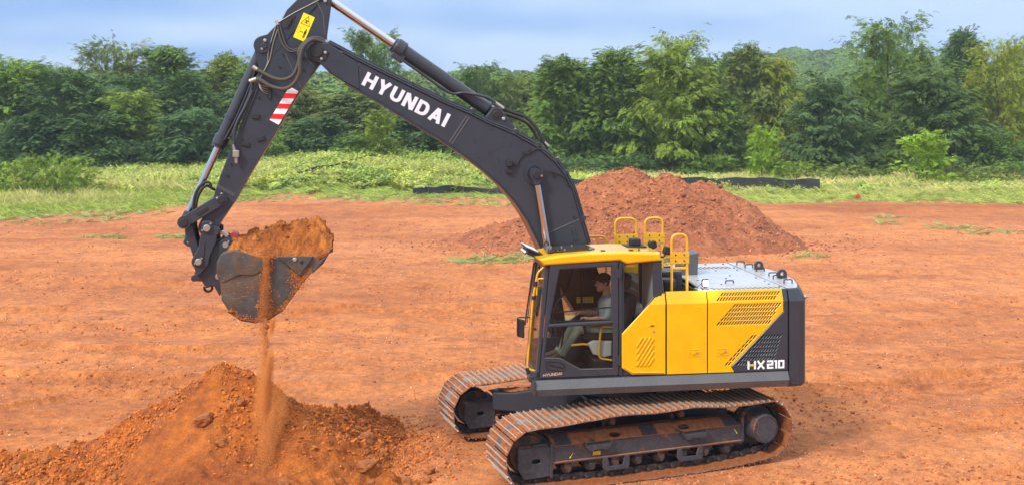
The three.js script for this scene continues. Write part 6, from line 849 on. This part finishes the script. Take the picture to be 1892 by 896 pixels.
// ---------------------------------------------------------------- bucket
const backLine = [[-5.36, 3.12], [-5.5, 3.1], [-5.6, 3.06], [-5.65, 2.96], [-5.65, 2.80], [-5.60, 2.66], [-5.585, 2.449], [-5.472, 2.26], [-5.328, 2.15], [-5.131, 2.113], [-4.949, 2.152], [-4.766, 2.266], [-4.611, 2.479], [-4.479, 2.663], [-4.36, 2.8], [-4.24, 2.95]];
{
  const side = [...backLine, [-4.33, 3.015], [-4.846, 3.013], [-5.029, 2.968], [-5.16, 3.05]];
  const b = U('bucket', [strip(backLine, 0.028, -0.585, 0.585), plate(side, 0.585, 0.61, 0.006), plate(side, -0.61, -0.585, 0.006)], M.bucket, 'scratched dark steel digging bucket');
  sub('wear_plate', [0.607, -0.63].map((z) => plate([[-5.416, 3.122], [-5.157, 3.05], [-5.03, 2.966], [-5.04, 2.839], [-5.157, 2.783], [-5.338, 2.793], [-5.575, 2.69], [-5.642, 2.8], [-5.645, 2.955], [-5.583, 3.075]], z, z + 0.022, 0.005)), M.bucket, b);
  sub('side_cutter', [0.607, -0.65].map((z) => plate([[-4.83, 3.026], [-4.345, 3.024], [-4.4, 2.93], [-4.53, 2.757]], z, z + 0.04, 0.008, [circ(-4.69, 2.92, 0.028, 6.2832, 0, 10).slice(0, 10), circ(-4.5, 2.94, 0.032, 6.2832, 0, 10).slice(0, 10)])), M.bucket, b); sub('cutter_bolt', pin(-4.597, 2.985, 0.64, 0.668, 0.03), M.steel, b);
  sub('lip', [plate([[-4.36, 2.775], [-4.225, 2.925], [-4.19, 2.985], [-4.235, 2.975], [-4.375, 2.815]], -0.615, 0.615, 0.006)], M.bucket, b);
  for (let i = 0; i < 5; i++) { const z = -0.53 + i * 0.265; sub('tooth', plate([[-4.33, 2.80], [-4.21, 2.905], [-4.1, 3.09], [-4.085, 3.12], [-4.2, 3.02], [-4.33, 2.86]], z - 0.05, z + 0.05, 0.012), M.bucket, b); }
  sub('bucket_ear', [[0.2, 0.245], [-0.245, -0.2]].map(([z0, z1]) => plate([[-5.7, 2.68], ...circ(-5.571, 3.152, 0.085, 2.8, 0.2, 6), [-5.36, 3.1], [-5.6, 3.0], [-5.62, 2.7], [-5.6, 2.5], [-5.7, 2.6]], z0, z1, 0.008)), M.charcoal, b);
}
shade(ex);
// ---------------------------------------------------------------- soil in the bucket
{
  const nx = 62, nz = 50, pos = [], uv = [], col = [], idx = [], tone = soilTone([0.33, 0.085, 0.010], [0.55, 0.17, 0.02], [0.44, 0.13, 0.022]);
  const H = (x, z) => { const e = sstep(0.585, 0.2, Math.abs(z)), f = clamp((x + 5.5) / 1.43), ridgeY = 3.12 + 0.27 * Math.pow(Math.min(1, f / 0.72), 0.85) - 0.2 * sstep(0.8, 1.03, f), rim = lerp(3.09, 3.02, sstep(0, 0.5, f)) + 0.07 * sstep(0.8, 1, f); return lerp(rim - 0.03, ridgeY, Math.pow(e, 0.75)) + 0.75 * lumps(x * 1.3 + 7, z * 1.3, 360) * (0.25 + 0.75 * e) + 0.015 * (fbm(x * 16, z * 16, 2, 366) - 0.5); };
  for (let j = 0; j <= nz; j++) for (let i = 0; i <= nx; i++) { const x = lerp(-5.52, -4.075, i / nx), z = lerp(-0.583, 0.583, j / nz); let y = H(x, z); pos.push(x + 4.8, y - 3, z); uv.push(x, z); col.push(...tone(x * 3, z * 3, y)); }
  for (let j = 0; j < nz; j++) for (let i = 0; i < nx; i++) { const a = j * (nx + 1) + i, b = a + nx + 1; idx.push(a, b, a + 1, b, b + 1, a + 1); }
  const base = pos.length / 3, rimIdx = []; for (let i = 0; i <= nx; i++) rimIdx.push(i); for (let j = 1; j <= nz; j++) rimIdx.push(j * (nx + 1) + nx); for (let i = nx - 1; i >= 0; i--) rimIdx.push(nz * (nx + 1) + i); for (let j = nz - 1; j >= 1; j--) rimIdx.push(j * (nx + 1));
  rimIdx.forEach((k) => { const x = pos[k * 3]; pos.push(clamp(x, -0.7, 0.2), -0.2, pos[k * 3 + 2] * 0.97); uv.push(uv[k * 2], uv[k * 2 + 1] - 0.3); col.push(col[k * 3], col[k * 3 + 1], col[k * 3 + 2]); });
  rimIdx.forEach((k, n) => { const k2 = rimIdx[(n + 1) % rimIdx.length], a = base + n, b = base + (n + 1) % rimIdx.length; idx.push(k, k2, a, a, k2, b); });
  const g = new THREE.BufferGeometry(); g.setAttribute('position', new THREE.Float32BufferAttribute(pos, 3)); g.setAttribute('uv', new THREE.Float32BufferAttribute(uv, 2)); g.setAttribute('color', new THREE.Float32BufferAttribute(col, 3)); g.setIndex(idx); g.computeVertexNormals();
  const inW = (x, y, z) => V(1.4406 + x * Math.cos(PSI) + z * Math.sin(PSI), y, -x * Math.sin(PSI) + z * Math.cos(PSI));
  const m = topMesh('bucket_soil', g, heapMat(0.04), 'heaped load of orange soil filling the excavator bucket', 'soil'); m.position.copy(inW(-4.8, 3, 0)); m.rotation.y = PSI;
  scatter('bucket_clod', 'orange clod on the load heaped in the bucket', 'clods on the bucket load', 46, 421, (R) => { const x = -5.45 + 1.3 * Math.pow(R(), 1.2), z = (R() - 0.5) * 1.05, p = inW(x, H(x, z) - 0.005, z); return [p.x, p.y, p.z]; }, (R) => 0.018 + 0.045 * Math.pow(R(), 2), M.fresh);
  crumbs('bucket_crumbs', 'loose crumbs on the load in the bucket', 1400, 422, (R) => { const x = -5.5 + 1.4 * R(), z = (R() - 0.5) * 1.12, p = inW(x, H(x, z), z); return [p.x, p.y, p.z]; }, (R) => 0.006 + 0.014 * R() * R(), [0.40, 0.13, 0.028]);
  // soil stuck to the near cheek of the bucket, from the spill
  const R0 = rng(430); 
  crumbs('spilled_soil', 'orange soil running down the near cheek of the bucket', 5200, 423, (R) => { const k = R(); let x, y; if (k < 0.42) { y = 2.12 + 0.95 * R(); x = -4.98 - 0.0 * y + gauss(R) * (0.06 + 0.02 * (3.1 - y)) + 0.03 * Math.sin(y * 9); } else if (k < 0.75) { const t = R(); const i = 7 + Math.floor(t * 7); const a = backLine[i], b = backLine[i + 1], f = R(); x = lerp(a[0], b[0], f); y = lerp(a[1], b[1], f) + 0.02 + 0.1 * R() * R(); } else { x = -4.55 + gauss(R) * 0.12; y = 2.75 + gauss(R) * 0.16; } const p = inW(x, y, 0.611 + 0.012 * R() + (k < 0.42 ? 0.02 : 0)); return [p.x, p.y, p.z]; }, (R) => 0.004 + 0.012 * Math.pow(R(), 4), [0.42, 0.138, 0.028]);
  // falling soil: grains and fine dust between bucket and pile
  const stream = (R, spread) => { for (;;) { const y = 0.55 + 2.5 * R(); const wide = 0.035 + 0.045 * (3 - y) * spread; const x = -5.0 + gauss(R) * wide + 0.02 * Math.sin(y * 5), z = 0.68 + gauss(R) * wide * 0.8; const p = inW(x, y, z); if (p.y > terrain(p.x, p.z) + frontHeap(p.x, p.z)) return [p.x, p.y, p.z]; } };
  crumbs('falling_soil', 'stream of orange soil falling from the bucket', 3000, 431, (R) => stream(R, 0.55), (R) => 0.003 + 0.009 * Math.pow(R(), 4), [0.44, 0.145, 0.028]);
  crumbs('falling_dust', 'fine orange dust drifting down around the falling soil', 110000, 432, (R) => { if (R() < 0.16) return stream(R, 1.3); for (;;) { const y = -0.0 + 2.2 * Math.pow(R(), 1.3), p = inW(-4.93 + gauss(R) * (0.05 + 0.1 * (2.2 - y)) + 0.04 * (2.2 - y), y, 0.75 + 0.62 * (2.2 - y) * R() + gauss(R) * 0.12); if (fbm(p.x * 9, p.y * 1.6 + 3, 3, 437) < 0.36 + 0.3 * R()) continue; if (p.y > terrain(p.x, p.z) + frontHeap(p.x, p.z)) return [p.x, p.y, p.z]; } }, (R) => 0.0018 + 0.0018 * R(), [0.66, 0.25, 0.06], new THREE.TetrahedronGeometry(1));
  crumbs('flung_grains', 'single grains of soil scattered in the air round the bucket', 260, 433, (R) => { const p = inW(-5.0 + gauss(R) * 0.6, 1.3 + 1.6 * R(), 0.6 + gauss(R) * 0.4); return [p.x, p.y, p.z]; }, (R) => 0.004 + 0.01 * Math.pow(R(), 4), [0.34, 0.12, 0.03]);
  for (const [x, y, z, s, l] of [[-5.1, 2.34, 0.64, 0.05, 'orange clod stuck low on the near cheek of the bucket'], [-5.45, 2.27, 0.6, 0.06, 'patch of clay stuck at the lower back corner of the bucket'], [-4.97, 2.05, 0.66, 0.06, 'clod dropping from the lowest point of the bucket'], [-5.0, 1.98, 0.7, 0.04, 'small clod falling just below the bucket']]) scatter('stuck_clod', l, undefined, 1, Math.round(s * 1000), () => { const p = inW(x, y, z); return [p.x, p.y, p.z]; }, () => s, M.fresh);
}
// ---------------------------------------------------------------- the operator in the cab
{
  const O = [-0.2, 1.9, 0.83];                                        // pelvis, in the machine's axes
  function skin(bones, lo, hi, cell, k = 0.03) {
    const c = lo.map((v, i) => (v + hi[i]) / 2), half = Math.max(...hi.map((v, i) => (v - lo[i]) / 2)), res = Math.min(110, Math.ceil(2 * half / cell) + 4);
    const mc = new MarchingCubes(res, M.seat, false, false, 60000); mc.isolation = 0; const h = res / 2, P = V(), tmp = V();
    const B = bones.map(([a, b, ra, rb, col]) => { const A = V(...a), d = V(...b).sub(A); return { A, d, l2: Math.max(1e-9, d.lengthSq()), ra, rb, col }; });
    const dist = (b) => { tmp.copy(P).sub(b.A); const t = clamp(tmp.dot(b.d) / b.l2); return tmp.addScaledVector(b.d, -t).length() - lerp(b.ra, b.rb, t); };
    for (let z = 0; z < res; z++) for (let y = 0; y < res; y++) for (let x = 0; x < res; x++) { P.set(c[0] + (x - h) / h * half, c[1] + (y - h) / h * half, c[2] + (z - h) / h * half); let m = 1; for (const b of B) { const v = dist(b), t = clamp(0.5 + 0.5 * (m - v) / k); m = lerp(m, v, t) - k * t * (1 - t); } mc.field[x + y * res + z * res * res] = -m; }
    mc.update(); const n = mc.count, pos = mc.positionArray.slice(0, n * 3); for (let i = 0; i < n; i++) for (let q = 0; q < 3; q++) pos[i * 3 + q] = pos[i * 3 + q] * half + c[q];
    let g = new THREE.BufferGeometry(); g.setAttribute('position', new THREE.BufferAttribute(new Float32Array(pos), 3)); g = mergeVertices(g, 1e-5); g.computeVertexNormals();
    const p = g.attributes.position, col = new Float32Array(p.count * 3); for (let i = 0; i < p.count; i++) { P.fromBufferAttribute(p, i); let best = 9, cc; for (const b of B) { const v = dist(b); if (v < best) { best = v; cc = b.col; } } col.set(cc, i * 3); }
    g.setAttribute('color', new THREE.BufferAttribute(col, 3)); return g;
  }
  const SH = [0.22, 0.26, 0.26], TR = [0.24, 0.28, 0.22], SK = [0.50, 0.28, 0.19], BT = [0.12, 0.07, 0.045], HR = [0.05, 0.03, 0.02];
  const z0 = 0.83, body = [[[-0.17, 1.93, z0 - 0.08], [-0.17, 1.93, z0 + 0.08], 0.125, 0.125, TR], [[-0.17, 2.0, z0], [-0.19, 2.28, z0], 0.14, 0.15, SH], [[-0.19, 2.3, z0 - 0.12], [-0.19, 2.3, z0 + 0.12], 0.1, 0.1, SH], [[-0.2, 2.36, z0], [-0.225, 2.46, z0], 0.06, 0.055, SK]];
  for (const s of [1, -1]) {
    const z = (d) => z0 + s * d;
    body.push([[-0.2, 1.94, z(0.1)], [-0.66, 1.965, z(0.13)], 0.095, 0.07, TR], [[-0.66, 1.965, z(0.13)], [-0.89, 1.63, z(0.12)], 0.068, 0.05, TR], [[-0.9, 1.6, z(0.12)], [-1.06, 1.55, z(0.13)], 0.048, 0.04, BT], [[-0.9, 1.6, z(0.12)], [-0.88, 1.55, z(0.12)], 0.045, 0.042, BT]);
    body.push([[-0.19, 2.34, z(0.18)], [-0.27, 2.1, z(0.24)], 0.062, 0.052, SH], [[-0.27, 2.1, z(0.24)], [-0.42, 2.115, z(0.245)], 0.045, 0.04, SK], [[-0.42, 2.115, z(0.245)], [-0.54, 2.125, z(0.25)], 0.04, 0.03, SK]);
  }
  const parts = [skin(body, [-1.15, 1.48, 0.45], [0.02, 2.52, 1.21], 0.0125)];
  // head with face
  const H = (x, y, z) => [-0.265 + x, 2.585 + y, z0 + z];
  parts.push(skin([[H(0.01, 0.03, 0), H(-0.01, 0.05, 0), 0.088, 0.085, HR], [H(-0.02, -0.01, 0), H(-0.035, -0.055, 0), 0.078, 0.06, SK], [H(-0.055, -0.085, 0), H(-0.06, -0.09, 0), 0.036, 0.034, SK], [H(-0.095, 0.005, 0), H(-0.113, -0.028, 0), 0.011, 0.014, SK], [H(-0.083, 0.018, -0.03), H(-0.083, 0.018, 0.03), 0.016, 0.016, SK], [H(-0.085, -0.062, -0.018), H(-0.085, -0.062, 0.018), 0.012, 0.012, [0.42, 0.18, 0.13]], [H(0.012, 0.01, 0.082), H(0.016, -0.03, 0.08), 0.016, 0.011, SK], [H(0.012, 0.01, -0.082), H(0.016, -0.03, -0.08), 0.016, 0.011, SK], [H(0.045, -0.05, 0), H(0.05, -0.12, 0), 0.055, 0.05, SK]], H(-0.14, -0.16, -0.13), H(0.13, 0.16, 0.13), 0.0045, 0.012));
  for (const s of [1, -1]) {                                          // hands closed on the levers
    const z = (d) => z0 + s * (0.25 + d), hb = [[[-0.53, 2.125, z(0)], [-0.585, 2.13, z(0.004)], 0.03, 0.034, SK]];
    [[0.024, 0.0], [0.008, 0.006], [-0.008, 0.004], [-0.024, -0.006]].forEach(([d, e], i) => { hb.push([[-0.6, 2.145 + e, z(d)], [-0.635 - e, 2.14 + e, z(d + 0.004)], 0.0105, 0.0098, SK], [[-0.635 - e, 2.14 + e, z(d + 0.004)], [-0.645, 2.112, z(d + 0.003)], 0.0098, 0.009, SK], [[-0.645, 2.112, z(d + 0.003)], [-0.625, 2.1, z(d)], 0.009, 0.008, SK]); });
    hb.push([[-0.565, 2.12, z(-0.026)], [-0.6, 2.105, z(-0.05)], 0.013, 0.011, SK], [[-0.6, 2.105, z(-0.05)], [-0.63, 2.1, z(-0.042)], 0.011, 0.009, SK]);
    parts.push(skin(hb, [-0.67, 2.05, Math.min(z(-0.08), z(0.06))], [-0.5, 2.2, Math.max(z(-0.08), z(0.06))], 0.0035, 0.006));
  }
  const g = mergeGeometries(parts.map((p) => { const q = p.toNonIndexed(); return q; })); g.translate(-O[0], -O[1], -O[2]);
  const per = new THREE.Mesh(g, std({ color: 0xffffff, vertexColors: true, roughness: 0.85 })); per.name = 'person'; scene.add(per); tag(per, 'seated person in cap, pale grey shirt and trousers holding the levers in the cab', 'person');
  const c = Math.cos(PSI), s = Math.sin(PSI); per.position.set(1.4406 + O[0] * c + O[2] * s, O[1], -O[0] * s + O[2] * c); per.rotation.y = PSI;
  const cap = [new THREE.SphereGeometry(0.113, 20, 10, 0, 6.2832, 0, 1.5).scale(1, 0.86, 0.93).translate(-0.258, 2.636, z0), rot(plate([...circ(0, 0, 0.1, 1.2, 5.083, 14), [-0.02, -0.07], [-0.045, 0], [-0.02, 0.07]].map(([x, y]) => [x * 1.0 - 0.02, y * 0.82]), 0, 0.006, 0.002), 'x', -Math.PI / 2).rotateZ(0.12).translate(-0.315, 2.645, z0)];
  const cm = part('cap', cap.map((q) => q.translate(-O[0], -O[1], -O[2])), std({ color: rgb(0.018, 0.018, 0.02), roughness: 0.9 }), per); 
  const eyes = part('eyes', [1, -1].map((k) => new THREE.SphereGeometry(0.011, 8, 6).translate(...H(-0.088, 0.0, k * 0.03).map((v, i) => v - O[i]))), std({ color: rgb(0.05, 0.04, 0.035), roughness: 0.3 }), per);
  shade(per);
}
// ---------------------------------------------------------------- summer haze
scene.fog = new THREE.FogExp2(new THREE.Color(0.62, 0.74, 0.92), 0.0005);
renderer.render(scene, camera);
